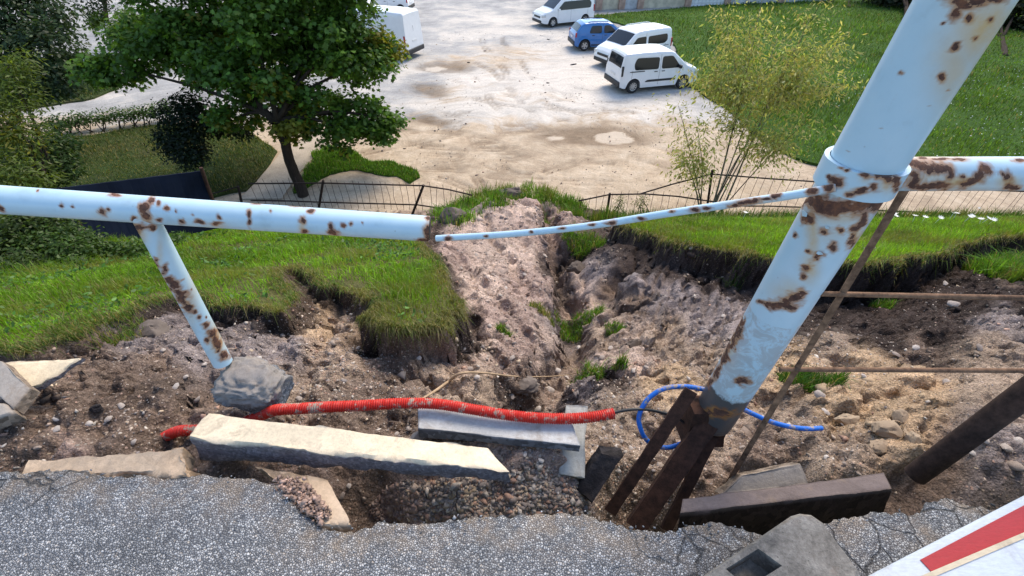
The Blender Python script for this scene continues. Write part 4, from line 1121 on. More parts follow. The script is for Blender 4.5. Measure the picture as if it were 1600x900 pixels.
# peeling flakes of paint standing off the post
def flake(u, v, s, rot):
    dep = None
    r = ray(u, v); cx, cy = (Pbot[0] + Ptop[0]) / 2, D_P
    ts = np.linspace(.3, 2.2, 4000); X = r[0] * ts; Yv = r[1] * ts; Z = CAM_H + r[2] * ts
    f = (Z - Pbot[2]) / (Ptop[2] - Pbot[2]); ccx = Pbot[0] + f * (Ptop[0] - Pbot[0])
    k = np.argmax(np.hypot(X - ccx, Yv - cy) < .0815)
    if k == 0: return
    c = np.array([X[k], Yv[k], Z[k]]); n = np.array([X[k] - ccx[k], Yv[k] - cy, 0]); n /= np.linalg.norm(n)
    tx = np.array([-n[1], n[0], 0]); tz = np.array([0, 0, 1.0])
    V = []; m = 7
    for q in range(m):
        a = q / m * 2 * math.pi + rot; rr = s * random.uniform(.6, 1.2)
        V.append(c + tx * math.cos(a) * rr + tz * math.sin(a) * rr + n * max(0, .6 * rr * math.cos(a - rot)))
    V += [v_ + n * .0012 for v_ in V]
    F = [list(range(m))[::-1], list(range(m, 2 * m))] + [[q, (q + 1) % m, m + (q + 1) % m, m + q] for q in range(m)]
    o = mesh("paint_flake", V, F, M['paint'], None); rusty(o, [], []); attach(o, rail_r)
for a in [(1258, 334, .012, 2.4), (1292, 355, .006, .8), (1281, 395, .007, .9), (1163, 497, .006, 2.0)]:
    flake(*a)

colz = float(onpost(272)[2]); cx_ = float(np.interp(colz, [Pbot[2], Ptop[2]], [Pbot[0], Ptop[0]]))
def ring(name, z0, z1, r0, r1, parent, seg=84, nz=22):
    a = np.arange(seg) / seg * 2 * np.pi
    rows = [(z0, r0), *[(z0 + (z1 - z0) * k / nz, r1) for k in range(nz + 1)], (z1, r0)]
    V = np.concatenate([np.stack([cx_ + r * np.cos(a), D_P + r * np.sin(a), np.full(seg, z)], -1) for z, r in rows])
    n = len(rows); i, j = np.meshgrid(np.arange(n - 1), np.arange(seg), indexing='ij'); j2 = (j + 1) % seg
    Q = np.stack([i * seg + j, i * seg + j2, (i + 1) * seg + j2, (i + 1) * seg + j], -1).reshape(-1, 4)
    return bigmesh(name, V, [Q], M['paint'], None, True)
SP_COL = [(1307, 284, 9, 7, 20), (1297, 282, 4), (1384, 277, 10, 8), (1372, 275, 5, 6), (1353, 273, 7, 4), (1324, 266, 4, 2.5), (1313, 262, 3, 2), (1348, 296, 9, 3), (1366, 293, 6, 5, 40), (1400, 285, 5, 12), (1295, 276, 3), (1345, 300, 10, 3), (1330, 305, 6, 3)]
o = ring("collar", colz - .030, colz + .038, .0805, .0925, rail_r); o.data.set_sharp_from_angle(angle=R(40)); rusty(o, SP_COL, [(1384, 290, 12, 12, .9), (1353, 280, 10, 8, .7), (1340, 300, 30, 6, .6)]); attach(o, rail_r)
# cross rail to the right
SP_R = [(1424, 256, 10, 7), (1440, 258, 14, 9), (1455, 262, 12, 9), (1470, 262, 9, 8), (1482, 266, 7, 6), (1430, 278, 9, 9), (1445, 292, 20, 5), (1470, 289, 10, 6), (1425, 290, 6, 6), (1541, 266, 11, 8), (1530, 276, 9, 8), (1519, 284, 11, 5, -15), (1505, 289, 12, 4), (1575, 276, 6, 7), (1566, 272, 4), (1581, 292, 11, 4), (1485, 275, 6, 4), (1503, 277, 5, 4), (1500, 249, 12, 2.5), (1470, 248, 14, 2), (1592, 250, 9, 2.5), (1440, 247, 10, 2), (1395, 268, 8, 14), (1408, 270, 8, 12)]
zR = float(PY(1500, 272, D_P)[2])
pipe("cross_rail", (cx_ + .083, D_P, zR), (3.4, D_P + .02, zR - .004), .0425, 640, 44, rail_r, SP_R, [(1500, 285, 40, 12, .9), (1450, 270, 40, 18, .8), (1575, 285, 20, 12, .8), (1450, 247, 60, 5, .9)])
# flat strap from the collar along the rail
def strap():
    V = []
    for k in range(26):
        a = R(-95) + R(75) * k / 25
        V.append((cx_ + .0945 * math.cos(a), D_P + .0945 * math.sin(a)))
    V += [(cx_ + .10 + .004 * k, D_P - .047 + .0002 * k) for k in range(1, 32)]
    V = [V[0]] + [v for v in V[1:]]
    n = len(V); m = 18
    z0, z1 = zR - .028, zR + .022
    P0 = np.array([[x, y, z0 + (z1 - z0) * q / m] for x, y in V for q in range(m + 1)])
    i, j = np.meshgrid(np.arange(n - 1), np.arange(m), indexing='ij')
    Q = np.stack([i * (m + 1) + j, (i + 1) * (m + 1) + j, (i + 1) * (m + 1) + j + 1, i * (m + 1) + j + 1], -1).reshape(-1, 4)
    return P0, Q
# thin rail between the two railings
SP_T = [(954, 348, 8, 3), (1000, 342, 7, 2.5), (1050, 331, 5, 2), (1085, 328, 8, 3), (1105, 326, 6, 2.5), (1150, 321, 10, 3), (1168, 316, 12, 4), (1182, 313, 9, 4), (1213, 306, 6, 4), (1200, 311, 8, 2.5), (1270, 299, 7, 5), (924, 351, 6, 2), (880, 357, 5, 2), (700, 373, 5, 3), (1296, 294, 8, 7), (760, 369, 3, 2), (830, 363, 3, 2)]
ts = [(682, 372.5, 1.565), (800, 365.5, 1.50), (920, 353, 1.41), (1040, 334, 1.32), (1170, 315, 1.225), (1240, 304.5, 1.17), (1306, 293, 1.115)]
p = catmull([PT(*q) for q in ts], 50)
o = tube("thin_rail", p, .0112, M['paint'], None, 18, True, 40); rusty(o, SP_T, [(1170, 318, 40, 8, .6)], back=.8); attach(o, rail_r)

def bar(name, a, b, w, h, mat, parent, wdir=(1, 0, 0), seg=60, amp=.0):
    a, b = np.array(a, float), np.array(b, float); d = (b - a) / np.linalg.norm(b - a)
    x = np.array(wdir, float); x -= d * x.dot(d); x /= np.linalg.norm(x); y = np.cross(d, x)
    V = []
    for k in range(seg + 1):
        c = a + (b - a) * k / seg
        j = 1 + amp * mnoise.noise(Vector(c * 14))
        for sx, sy in ((-1, -1), (1, -1), (1, 1), (-1, 1)): V.append(c + x * sx * w / 2 * j + y * sy * h / 2 * j)
    F = [(4 * k + q, 4 * k + (q + 1) % 4, 4 * k + 4 + (q + 1) % 4, 4 * k + 4 + q) for k in range(seg) for q in range(4)] + [(3, 2, 1, 0), (4 * seg, 4 * seg + 1, 4 * seg + 2, 4 * seg + 3)]
    o = mesh(name, V, F, M[mat], None)
    return attach(o, parent)
bar("leg", PT(1080, 610, 1.74), PT(953, 800, 1.84), .050, .012, 'rust', rail_r, (1, -.2, 0), 60, .15)
bar("leg", PT(1120, 640, 1.80), PT(992, 824, 1.80), .075, .040, 'rust', rail_r, (1, -.3, 0), 60, .10)
bar("leg", PT(1135, 640, 1.84), PT(1040, 828, 1.82), .045, .014, 'rust', rail_r, (1, .2, 0), 60, .15)
bar("base_plate", PT(1108, 632, 1.80), PT(1092, 682, 1.90), .15, .10, 'rust', rail_r, (1, 0, 0), 20, .25)
# rusty flat brace and thin bars
Bt, Bb = PT(1414, 296, 1.15), PT(1137, 755, 1.86)
o = bar("brace", Bt, Bb, .018, .006, 'rust_pale', rail_r, (1, -.6, .0), 90, .12)
def onbrace(v):
    L = [(abs(project(*(Bt + (Bb - Bt) * s))[1] - v), s) for s in np.linspace(0, 1, 2000)]
    return Bt + (Bb - Bt) * min(L)[1]
for v0, v1, u0, ext in ((459, 466, 1280, .0), (577, 579, 1218, .0)):
    c = onbrace(v0 + 1); tt = c[1] / ray(1300, v0)[1]
    a = PT(u0, v0, tt); b = PT(1640, v1 + .5, tt * .985)
    b = a + (b - a) * 1.6
    tube_o = tube("thin_bar", pline(a, b, 60), .0082, M['rust_pale'], None, 10); attach(tube_o, rail_r)

# dark pipe leaning at the far right
a, b = PZ(1450, 728, -.22), PT(1660, 572, 1.46)
o = tube("steel_pipe", pline(a - (b - a) * .12, b, 60), .040, M['pipe_dark'], None, 28)
o.data.transform(Matrix.Translation(Vector(-a))); o.location = a
tag(o, "dark brown steel pipe leaning out of the soil at the right edge", 'pipe')

# ------------------------------------------------------------------ car park, lawns, footpath
def geo(a, b, n, c=6.0): return np.exp(np.linspace(math.log(a + c), math.log(b + c), n)) - c
gy = geo(10.2, 140, 430); gx = np.linspace(-1, 1, 540)
GX = gx[None, :] * (5 + 1.12 * gy[:, None]); GY = np.repeat(gy[:, None], 540, 1)
gu, gv = project(GX, GY, np.full_like(GX, ZP))
wu = 22 * fbm(GX * .5, GY * .5, oct=4, seed=91); wv_ = 8 * fbm(GX * .7, GY * .7, oct=4, seed=92)
def ell(u, v, ru, rv, s=1.0): return s * np.exp(-((gu + wu - u) / ru) ** 2 - ((gv + wv_ - v) / rv) ** 2)
sand = sstep(150, 228, gv + wv_ * 2.2) * 1.15
sand = np.maximum(sand, ell(790, 95, 90, 30, .62)); sand = np.maximum(sand, ell(720, 95, 60, 14, .7)); sand = np.maximum(sand, ell(690, 150, 70, 26, .55)); sand = np.maximum(sand, ell(560, 250, 140, 60, 1.1))
sand = np.maximum(sand, ell(830, 150, 120, 14, .4))
wet = ell(965, 216, 26, 7, 1.3); wet = np.maximum(wet, ell(683, 105, 14, 4, 1.2)); wet = np.maximum(wet, ell(858, 217, 18, 4, .6)); wet = sstep(.30, .50, wet + .32 * fbm(GX * 1.1, GY * 1.6, oct=5, seed=94))
dirt = ell(925, 214, 85, 15, 1.7); dirt = np.maximum(dirt, ell(690, 104, 32, 9, 1.6)); dirt = np.maximum(dirt, ell(672, 141, 32, 12, 1.2)); dirt = np.maximum(dirt, ell(680, 188, 40, 9, 1.1)); dirt = np.maximum(dirt, ell(850, 214, 40, 8, .9)); dirt = np.maximum(dirt, ell(690, 255, 40, 20, .35))
dirt = np.clip(dirt * 1.2 - .15, 0, .85) * (1 - wet)
dust = np.clip(ell(800, 150, 170, 70, .9) + ell(900, 120, 120, 60, .6) + ell(760, 40, 90, 40, .5) + ell(1000, 180, 80, 40, .5), 0, 1)
# tyre tracks pressed into the sand and dust, as pairs of ruts
TRK = [[(560, 225), (680, 205), (790, 196), (900, 204), (1010, 222)], [(640, 175), (700, 190), (760, 205), (850, 212)], [(700, 240), (800, 232), (900, 232), (1000, 240), (1060, 252)], [(690, 268), (760, 285), (830, 290)], [(760, 262), (790, 290)],
       [(840, 260), (900, 245), (990, 235)], [(720, 100), (770, 130), (800, 175), (850, 200)], [(760, 60), (800, 110), (850, 150), (930, 180)], [(690, 130), (760, 150), (860, 165), (980, 170)], [(660, 215), (760, 222), (880, 222)], [(600, 250), (700, 252), (840, 268), (960, 272)], [(740, 205), (770, 240), (830, 262)], [(640, 195), (690, 192), (740, 186)]]
trk = np.zeros_like(GX)
jx = GX + .5 * fbm(GX * .25, GY * .25, oct=2, seed=101); jy = GY + .5 * fbm(GX * .25 + 30, GY * .25, oct=2, seed=102)
brk = sstep(-.35, .25, fbm(GX * .8, GY * .8, oct=3, seed=103))
for ln in TRK:
    pl = catmull([G(*q) for q in ln], 8)[:, :2]
    nrm_ = np.gradient(pl, axis=0)[:, ::-1] * np.array([-1, 1]); nrm_ /= np.linalg.norm(nrm_, axis=1)[:, None]
    for off in (-.75, -.5, .65, .85):
        trk = np.maximum(trk, sstep(.13, .04, seg_dist(jx, jy, [tuple(q) for q in pl + nrm_ * off], False)) * brk)
dirt = np.maximum(dirt, trk * .55 * (1 - wet))
GZ = ZP - .035 * trk + .03 * fbm(GX * .35, GY * .35, oct=4, seed=93) * np.clip(sand, 0, 1) - .05 * np.clip(dirt, 0, 1) - .03 * wet + np.where(GY < 11.4, -.0, 0)
V = np.stack([GX, GY, GZ], -1).reshape(-1, 3); nr, nc = GX.shape
i, j = np.meshgrid(np.arange(nr - 1), np.arange(nc - 1), indexing='ij')
Q = np.stack([i * nc + j, i * nc + j + 1, (i + 1) * nc + j + 1, (i + 1) * nc + j], -1).reshape(-1, 4)
tag(bigmesh("car_park_ground", V, [Q], M['ground'], None, True, dict(dust=dust.ravel(), sand=sand.ravel(), wet=wet.ravel(), dirt=dirt.ravel())), kind='structure')
tag(mesh("ground", [(-900, -60, ZP - .35), (900, -60, ZP - .35), (900, 1500, ZP - .35), (-900, 1500, ZP - .35)], [(0, 1, 2, 3)], M['lawn_dark']), kind='structure')

def rough_poly(poly, step, amp, seed):
    out = []
    n = len(poly)
    for k in range(n):
        a, b = np.array(poly[k][:2]), np.array(poly[(k + 1) % n][:2]); m = max(1, int(np.linalg.norm(b - a) / step)); m = min(m, 120)
        for q in range(m): out.append(a + (b - a) * q / m)
    out = np.array(out)
    out[:, 0] += amp * fbm(out[:, 0] * 1.1, out[:, 1] * 1.1, oct=4, seed=seed); out[:, 1] += amp * fbm(out[:, 0] * 1.1 + 50, out[:, 1] * 1.1, oct=4, seed=seed)
    return out
def sheet(name, poly, z, mat, step=.35, amp=.25, seed=1, thick=.1):
    P = rough_poly(poly, step, amp, seed)
    bm = bmesh.new()
    vs = [bm.verts.new((x, y, z)) for x, y in P]; n = len(vs)
    lo = [bm.verts.new((x, y, z - thick)) for x, y in P]
    e = [bm.edges.new((vs[k], vs[(k + 1) % n])) for k in range(n)]
    bmesh.ops.triangle_fill(bm, use_beauty=True, use_dissolve=False, edges=e)
    for k in range(n): bm.faces.new((vs[k], vs[(k + 1) % n], lo[(k + 1) % n], lo[k]))
    bmesh.ops.recalc_face_normals(bm, faces=bm.faces[:])
    me = bpy.data.meshes.new(name); bm.to_mesh(me); bm.free()
    return tag(link(name, me, M[mat]), kind='structure'), [tuple(p) for p in P]

g2 = lambda u, v: tuple(G(u, v)[:2])
LAWN_R = [g2(925, 26), g2(985, 44), g2(1052, 60), g2(1068, 128), g2(1110, 158), g2(1160, 190), g2(1205, 228), g2(1245, 250), g2(1300, 268), g2(1420, 274), g2(1600, 280), g2(1800, 284), (60, 14), (110, 60), (110, 130), (25, 130), g2(1150, 6), g2(1040, 16)]
LAWN_L = [g2(440, 240), g2(412, 218), g2(340, 196), g2(250, 196), g2(80, 222), g2(-200, 240), (-40, 16), (-40, 11), (-8.5, 11), g2(330, 312), g2(380, 300)]
LAWN_B = [g2(40, 172), g2(130, 160), g2(188, 140), g2(150, 112), g2(60, 96), g2(-250, 90), g2(-300, 190)]
ISLE = [g2(498, 240), g2(520, 232), g2(560, 242), g2(600, 252), g2(640, 266), g2(652, 280), g2(640, 290), g2(615, 274), g2(570, 264), g2(535, 266), g2(500, 280), g2(480, 300), g2(462, 305), g2(470, 275)]
PATH = [g2(524, 205), g2(545, 210), g2(500, 236), g2(470, 270), g2(440, 312), g2(375, 312), g2(402, 285), g2(440, 240), g2(480, 215)]
_, LR = sheet("lawn", LAWN_R, ZP + .10, 'lawn', .4, .35, 3)
_, LL = sheet("lawn", LAWN_L, ZP + .07, 'lawn_dark', .4, .3, 5)
_, LB = sheet("lawn", LAWN_B, ZP + .08, 'lawn_dark', .4, .3, 6)
_, IS = sheet("lawn", ISLE, ZP + .035, 'lawn', .22, .45, 7)
sheet("footpath", PATH, ZP + .045, 'path', .5, .04, 9)

def scatter_poly(poly, n, ymax=75):
    p = np.array(poly); lo, hi = p.min(0), p.max(0); hi[1] = min(hi[1], ymax)
    out = []
    got = 0
    while got < n:
        y = np.exp(RNG.uniform(math.log(lo[1]), math.log(hi[1]), n * 2)); x = RNG.uniform(lo[0], hi[0], n * 2)
        k = inside(x, y, poly) & (np.abs(x) < 1.1 * y + 4)
        out.append(np.stack([x[k], y[k]], 1)); got += k.sum()
        if got == 0: break
    return np.concatenate(out)[:n]
def far_grass(poly, n, h, w, base, z, label, dry=.06, ymax=75, var=.35):
    q = scatter_poly(poly, n, ymax)
    P = np.concatenate([q, np.full((len(q), 1), z)], 1)
    k = .6 + .8 * sstep(-.4, .5, fbm(q[:, 0] * .4, q[:, 1] * .4, oct=4, seed=95))
    c = gcol(len(q), base, var, dry) * (1 + .55 * fbm(q[:, 0] * .22, q[:, 1] * .22, oct=3, seed=96))[:, None]
    blades("lawn_grass", P, h * k * RNG.uniform(.5, 1.4, len(q)), w * (.6 + q[:, 1] / 40), np.clip(c, .004, .6), .55, label)
far_grass(LR, 90000, .16, .030, (.088, .168, .020), ZP + .09, "uneven green grass on the right lawn behind the parked cars")
far_grass(LL, 26000, .10, .020, (.065, .095, .02), ZP + .06, "patchy dark grass on the left lawn under the maple", .25)
far_grass(IS, 8000, .17, .022, (.10, .21, .02), ZP + .03, "bright grass island beside the maple's footpath")
far_grass(LB, 8000, .12, .03, (.045, .08, .016), ZP + .07, "dark grass beyond the left hedge")

# ------------------------------------------------------------------ fences at the foot of the slope
def fence(name, label, rails, posts, bars, Y):
    pts = [PY(u, v, Y) for u, v in rails[0]]
    root = empty(name, tuple(PY(*posts[0][0], Y)))
    tag(root, label, 'fence')
    for rpx in rails:
        p = np.array([PY(u, v, Y) for u, v in rpx])
        attach(tube("rail", p, .021, M['fence'], None, 6, True, None), root)
    for (a, b) in posts:
        pa, pb_ = PY(*a, Y), PY(*b, Y)
        attach(tube("post", np.array([pb_, pa]), .036, M['fence'], None, 8, True, 40), root)
    top, low = [[np.array([q[0] for q in r]), np.array([q[1] for q in r])] for r in rails[:2]] if len(rails) > 1 else (None, None)
    for (u0, u1, n, over, under, lean) in bars:
        for u in np.linspace(u0, u1, n):
            u = u + random.uniform(-1.2, 1.2)
            vt, vl = np.interp(u, *top), np.interp(u, *low)
            a = PY(u, vt, Y); b_ = a.copy()
            zl = PY(u, vl, Y)[2]
            jx = random.gauss(0, .025)
            a2 = a + np.array([jx + lean, .02, over * random.uniform(.3, 1.3)]); b_ = np.array([a[0] + random.gauss(0, .012), a[1] + .02, zl - under])
            mid = (a2 + b_) / 2 + np.array([random.gauss(0, .018), random.gauss(0, .01), 0])
            attach(tube("bar", np.array([b_, mid, a2]), .0062, M['fence'], None, 4, True, None), root)
    return root
fence("metal_fence", "low rusty metal fence of thin bars in front of the maple, left of the washout",
      [[(388, 287), (440, 286.5), (505, 286), (580, 288), (660, 290), (700, 296), (738, 305)], [(392, 313), (450, 314), (505, 316), (580, 318), (652, 320), (700, 327)]],
      [((505, 282), (497, 332)), ((662, 289), (643, 338))], [(392, 655, 26, .13, .2, .0), (668, 728, 7, .1, .25, .10)], 11.55)
fence("metal_fence", "sagging rusty metal fence right of the soil fan with a tall bent section",
      [[(904, 314), (952, 304), (1008, 303), (1060, 307), (1120, 316)], [(912, 340), (950, 337), (1020, 339), (1085, 346), (1130, 350)]],
      [((953, 302), (946, 348))], [(908, 1112, 17, .10, .12, .0)], 11.5)
fence("metal_fence", "taller rusty fence section with thin bars behind the sapling on the right",
      [[(1000, 303), (1050, 288), (1112, 272), (1200, 279), (1290, 285), (1400, 291), (1620, 300), (1900, 312)], [(1118, 322), (1200, 322), (1290, 325), (1400, 330), (1620, 340), (1900, 352)]],
      [((1113, 266), (1104, 330)), ((1420, 286), (1388, 350)), ((1730, 300), (1700, 350))], [(1120, 1620, 40, .16, .15, .0)], 11.9)
# short low rail and post at the left of the left fence, and the dark sheet
r_ = empty("fence_remnant", tuple(PY(374, 310, 11.6)))
tag(r_, "short dark fence post with a slanting rail beside the dark sheet", 'fence')
attach(tube("rail", np.array([PY(330, 303, 11.6), PY(350, 298, 11.6), PY(371, 292, 11.6)]), .018, M['fence'], None, 6), r_)
attach(tube("post", np.array([PY(378, 318, 11.6), PY(372, 291, 11.6)]), .034, M['fence'], None, 8), r_)

def panel():
    Y = 6.0
    q = [PY(318, 267, Y), PY(30, 302, 4.7), PY(90, 408, 4.35), PY(345, 356, 5.8)]
    root = empty("sheet_panel", tuple(q[3])); tag(root, "dark navy sheet panel standing behind the left handrail", 'panel')
    n = 24; V = []
    for k in range(n + 1):
        s = k / n
        a = q[0] * (1 - s) + q[1] * s; b_ = q[3] * (1 - s) + q[2] * s
        w = .005 * math.sin(k * 1.9)
        for pz, off in ((a, 0), (b_, 0), (a, .02), (b_, .02)): V.append(pz + np.array([0, w + off, 0]))
    F = []
    for k in range(n):
        o = 4 * k
        F += [(o, o + 1, o + 5, o + 4), (o + 2, o + 6, o + 7, o + 3), (o, o + 4, o + 6, o + 2), (o + 1, o + 3, o + 7, o + 5)]
    F += [(0, 2, 3, 1), (4 * n, 4 * n + 1, 4 * n + 3, 4 * n + 2)]
    attach(mesh("sheet", V, F, M['navy']), root)
    attach(tube("post", np.array([PY(346, 352, Y - .12), PY(314, 262, Y - .05)]), .025, M['rust'], None, 8), root)
    attach(tube("rod", np.array([PY(155, 392, 4.4), PY(118, 338, 4.5)]), .007, M['rust'], None, 6), root)
panel()

# ------------------------------------------------------------------ back wall of the lawn
def wall():
    a, b = G(862, 18), G(1150, 8)
    d = (b - a); L = np.linalg.norm(d[:2]); ang = math.atan2(d[1], d[0])
    root = empty("boundary_wall", tuple(a), ang)
    tag(root, "pale weathered boundary wall with pinkish pillars at the far edge of the lawn", 'wall')
    mats = [plain("wall_%s" % nme, c, .9, 0, .2, .3, 1.5, .4) for nme, c in (('cream', (.55, .49, .37)), ('grey', (.50, .51, .52)), ('white', (.64, .66, .67)))]
    pil = plain("pillar_plaster", (.44, .30, .23), .9, 0, .2, .3, 3, .4)
    pos = [0, .24, .36, .46, .72, .94, 1.25, 1.55]
    for k, s in enumerate(pos):
        x = s * L
        bevel_box("pillar", (.55, .5, 2.7), pil, root, (x, -.02, 1.35), .03)
        if k + 1 < len(pos):
            w = (pos[k + 1] - s) * L - .55; m = mats[(1, 0, 1, 0, 2, 1, 1)[k]]
            pn = bevel_box("wall_panel", (w, .22, 2.35), m, root, (x + .275 + w / 2, .06, 1.17), .02)
            if k == 4:                   # courses of white blocks
                for r in range(8):
                    nb = 9
                    for c in range(nb):
                        bw = w / nb
                        bevel_box("block", (bw - .03, .05, .255), m, root, (x + .275 + bw * (c + .5), -.065, .16 + r * .285), .012, 1)
wall()

# ------------------------------------------------------------------ trees and shrubs
def rand_dirs(n):
    v = RNG.normal(size=(n, 3)); return v / np.linalg.norm(v, axis=1)[:, None]
SHAPES = dict(
    maple=(np.array([(0, -.05), (.22, .0), (.52, .22), (.30, .38), (.36, .72), (.14, .62), (0, 1.0), (-.14, .62), (-.36, .72), (-.30, .38), (-.52, .22), (-.22, .0)]), None),
    oval=(np.array([(0, 0), (.24, .3), (.2, .7), (0, 1), (-.2, .7), (-.24, .3)]), None),
    narrow=(np.array([(0, 0), (.15, .35), (0, 1), (-.15, .35)]), None))
def leafmesh(name, P, Nrm, size, cols, shape, mat, parent=None, down=None):
    S = SHAPES[shape][0]; m = len(S); n = len(P)
    z = Nrm / (np.linalg.norm(Nrm, axis=1)[:, None] + 1e-9)
    ref = rand_dirs(n) if down is None else down
    y = ref - z * (ref * z).sum(1)[:, None]; y /= np.linalg.norm(y, axis=1)[:, None] + 1e-9
    x = np.cross(y, z)
    size = np.broadcast_to(size, (n,))
    fold = np.abs(S[:, 0])[None, :, None] * .25
    V = P[:, None] + (x[:, None] * S[None, :, 0, None] + y[:, None] * S[None, :, 1, None] - z[:, None] * fold) * size[:, None, None]
    F = np.arange(n * m).reshape(n, m)
    return bigmesh(name, V.reshape(-1, 3), [F], M[mat], parent, False, dict(lcol=np.repeat(np.clip(cols, .003, .7), m, 0)))

def foliage(name, lobes, n, size, base, shape='maple', mat='leaf', parent=None, var=.3, yellow=0.0, shell=.55, droop=.35, ycol=(.25, .22, .02)):
    """lobes: (centre, radii). Leaves gather in small sprays in the outer part of every lobe."""
    cen = np.array([l[0] for l in lobes], float); rad = np.array([np.broadcast_to(l[1], (3,)) for l in lobes], float)
    w = (rad[:, 0] * rad[:, 1] + rad[:, 1] * rad[:, 2]) ; w /= w.sum()
    ns = max(1, n // 9); k = RNG.choice(len(lobes), ns, p=w)
    d = rand_dirs(ns); r = shell + (1 - shell) * np.sqrt(RNG.random(ns)); r *= 1 + .22 * fbm(d[:, 0] * 2 + k * 7.3, d[:, 1] * 2, d[:, 2] * 2, 3, 99)
    sp = cen[k] + d * rad[k] * r[:, None]
    idx = np.repeat(np.arange(ns), 9)
    P = sp[idx] + RNG.normal(size=(len(idx), 3)) * np.array([1, 1, .55]) * size * 1.25
    Nn = d[idx] * .45 + np.array([0, 0, .75]) + RNG.normal(size=(len(idx), 3)) * .45
    c = np.array(base)[None] * np.exp(RNG.normal(0, var * .6, ns))[idx][:, None] * np.exp(RNG.normal(0, var * .6, len(idx)))[:, None]
    yk = (fbm(sp[:, 0] * .6, sp[:, 1] * .6, sp[:, 2] * .6, 2, 131) + RNG.normal(0, .12, ns) > .55 - yellow)[idx] if yellow else np.zeros(len(idx), bool)
    c[yk] = c[yk] * .35 + np.array(ycol) * .65
    dn = np.array([0, 0, -1.0])[None] * droop + rand_dirs(len(idx)) * .6 + d[idx] * .4
    L = P - (np.array(parent.location) if parent is not None else 0)
    return leafmesh(name, L, Nn, size * RNG.uniform(.7, 1.3, len(idx)), c, shape, mat, parent, dn)

def limb(name, pts, r0, r1, mat, parent, seg=10, n=6):
    p = catmull(pts, n)
    p = p + .02 * RNG.normal(size=p.shape) * min(r0 * 4, .4)
    rr = np.linspace(0, 1, len(p)) ** .8 * (r1 - r0) + r0
    return attach(tube(name, p, rr, M[mat], None, seg, True, None), parent)

# the maple
mt = G(472, 306); maple = empty("maple_tree", tuple(mt))
tag(maple, "broad dark green maple with a slanting dark trunk beside the footpath", 'tree')
fork = PY(445, 222, 13.2); fork2 = PY(432, 190, 13.1)
limb("trunk", [mt + np.array([.05, 0, -.2]), PY(466, 285, 13.3), PY(452, 250, 13.3), fork, PY(436, 200, 13.2)], .19, .13, 'bark', maple, 14)
ML = [(612, 190, 15, 36), (575, 178, 14.6, 42), (540, 205, 14.2, 36), (505, 165, 14.2, 50), (590, 100, 13.6, 44), (615, 78, 13.8, 34), (555, 70, 13, 58), (500, 60, 12.8, 62), (480, 120, 13.2, 56), (420, 70, 12.6, 80), (430, 150, 13.4, 52),
      (350, 40, 12.8, 85), (300, 60, 13.2, 70), (330, 105, 13.6, 44), (255, 60, 13.8, 56), (215, 80, 14, 48), (180, 105, 14.2, 36), (150, 112, 14.4, 26), (275, 20, 13.2, 70), (210, 40, 14, 46), (390, 10, 12, 90), (500, 5, 12.4, 72), (370, 185, 13.8, 36), (400, 120, 12.6, 55), (560, 20, 13, 46),
      (460, 200, 13.6, 30), (640, 185, 15, 14), (625, 205, 15, 16), (640, 80, 14, 16), (400, -70, 12, 110), (300, -60, 12.6, 95), (500, -70, 12.4, 85), (400, -160, 12.6, 90), (440, 30, 14.6, 90), (340, 60, 15, 90), (520, 100, 15, 60)]
lob = []
ML = [(u - (24 if u > 540 else 0) - (8 if u > 590 else 0), v, t, r) for u, v, t, r in ML]
for u, v, t, r in ML:
    c = PT(u, v, t); rr = r * t / FPX * .92
    lob.append((c, (rr, rr, rr * .8)))
sub_l = []
for c, rr in lob:
    for q in range(9):
        d = rand_dirs(1)[0]; f = RNG.uniform(.20, .36)
        sub_l.append((c + d * np.array(rr) * RNG.uniform(.6, .98), (rr[0] * f + .12, rr[0] * f + .12, (rr[0] * f + .12) * .55)))
for (u, v, t, r), (c, rr) in list(zip(ML, lob))[:27:2]:
    if v < -40: continue
    m_ = fork2 * .55 + np.array(c) * .45 + np.array([0, 0, .25])
    limb("limb", [fork2 + RNG.normal(size=3) * .05, m_, np.array(c)], .085, .02, 'bark', maple, 7, 5)
foliage("crown", sub_l, 62000, .135, (.078, .160, .022), 'maple', 'leaf', maple, .36, .16, .35)

def bush(name, label, lobes_px, n, size, base, shape, cat='shrub', group=None, yellow=0.0, stems=0, base_px=None, mat='leaf', var=.3, shell=.35, stem_mat='bark'):
    lo = []
    for u, v, t, r in lobes_px:
        rr = r * t / FPX * .9; lo.append((PT(u, v, t), (rr, rr, rr * .9)))
    if base_px is not None: b_ = np.array(base_px, float)
    else:
        b_ = np.mean([l[0] for l in lo], 0); b_[2] = min(l[0][2] - l[1][2] for l in lo)
    root = empty(name, tuple(b_)); tag(root, label, cat, group)
    foliage("foliage", lo, n, size, base, shape, mat, root, var, yellow, shell)
    for k in range(stems):
        c = lo[k % len(lo)][0]
        limb("stem", [b_ + RNG.normal(size=3) * np.array([.1, .1, 0]), (b_ + c) / 2 + RNG.normal(size=3) * .1, c], .03, .008, stem_mat, root, 6, 4)
    return root
def tree(name, label, lobes_px, n, size, base, base_pt, shape='oval', yellow=0.0, tr=.2, cat='tree', var=.3, shell=.4):
    r = bush(name, label, lobes_px, n, size, base, shape, cat, None, yellow, 0, base_pt, var=var, shell=shell)
    b_ = np.array(base_pt, float)
    cs = [PT(u, v, t) for u, v, t, q in lobes_px]
    top = np.mean(cs, 0)
    limb("trunk", [b_ - np.array([0, 0, .1]), b_ * .6 + top * .4, top], tr, tr * .35, 'bark', r, 10)
    for c in cs[::2]: limb("limb", [b_ * .45 + top * .55, (top + c) / 2 + np.array([0, 0, .2]), c], tr * .4, .02, 'bark', r, 6, 4)
    return r
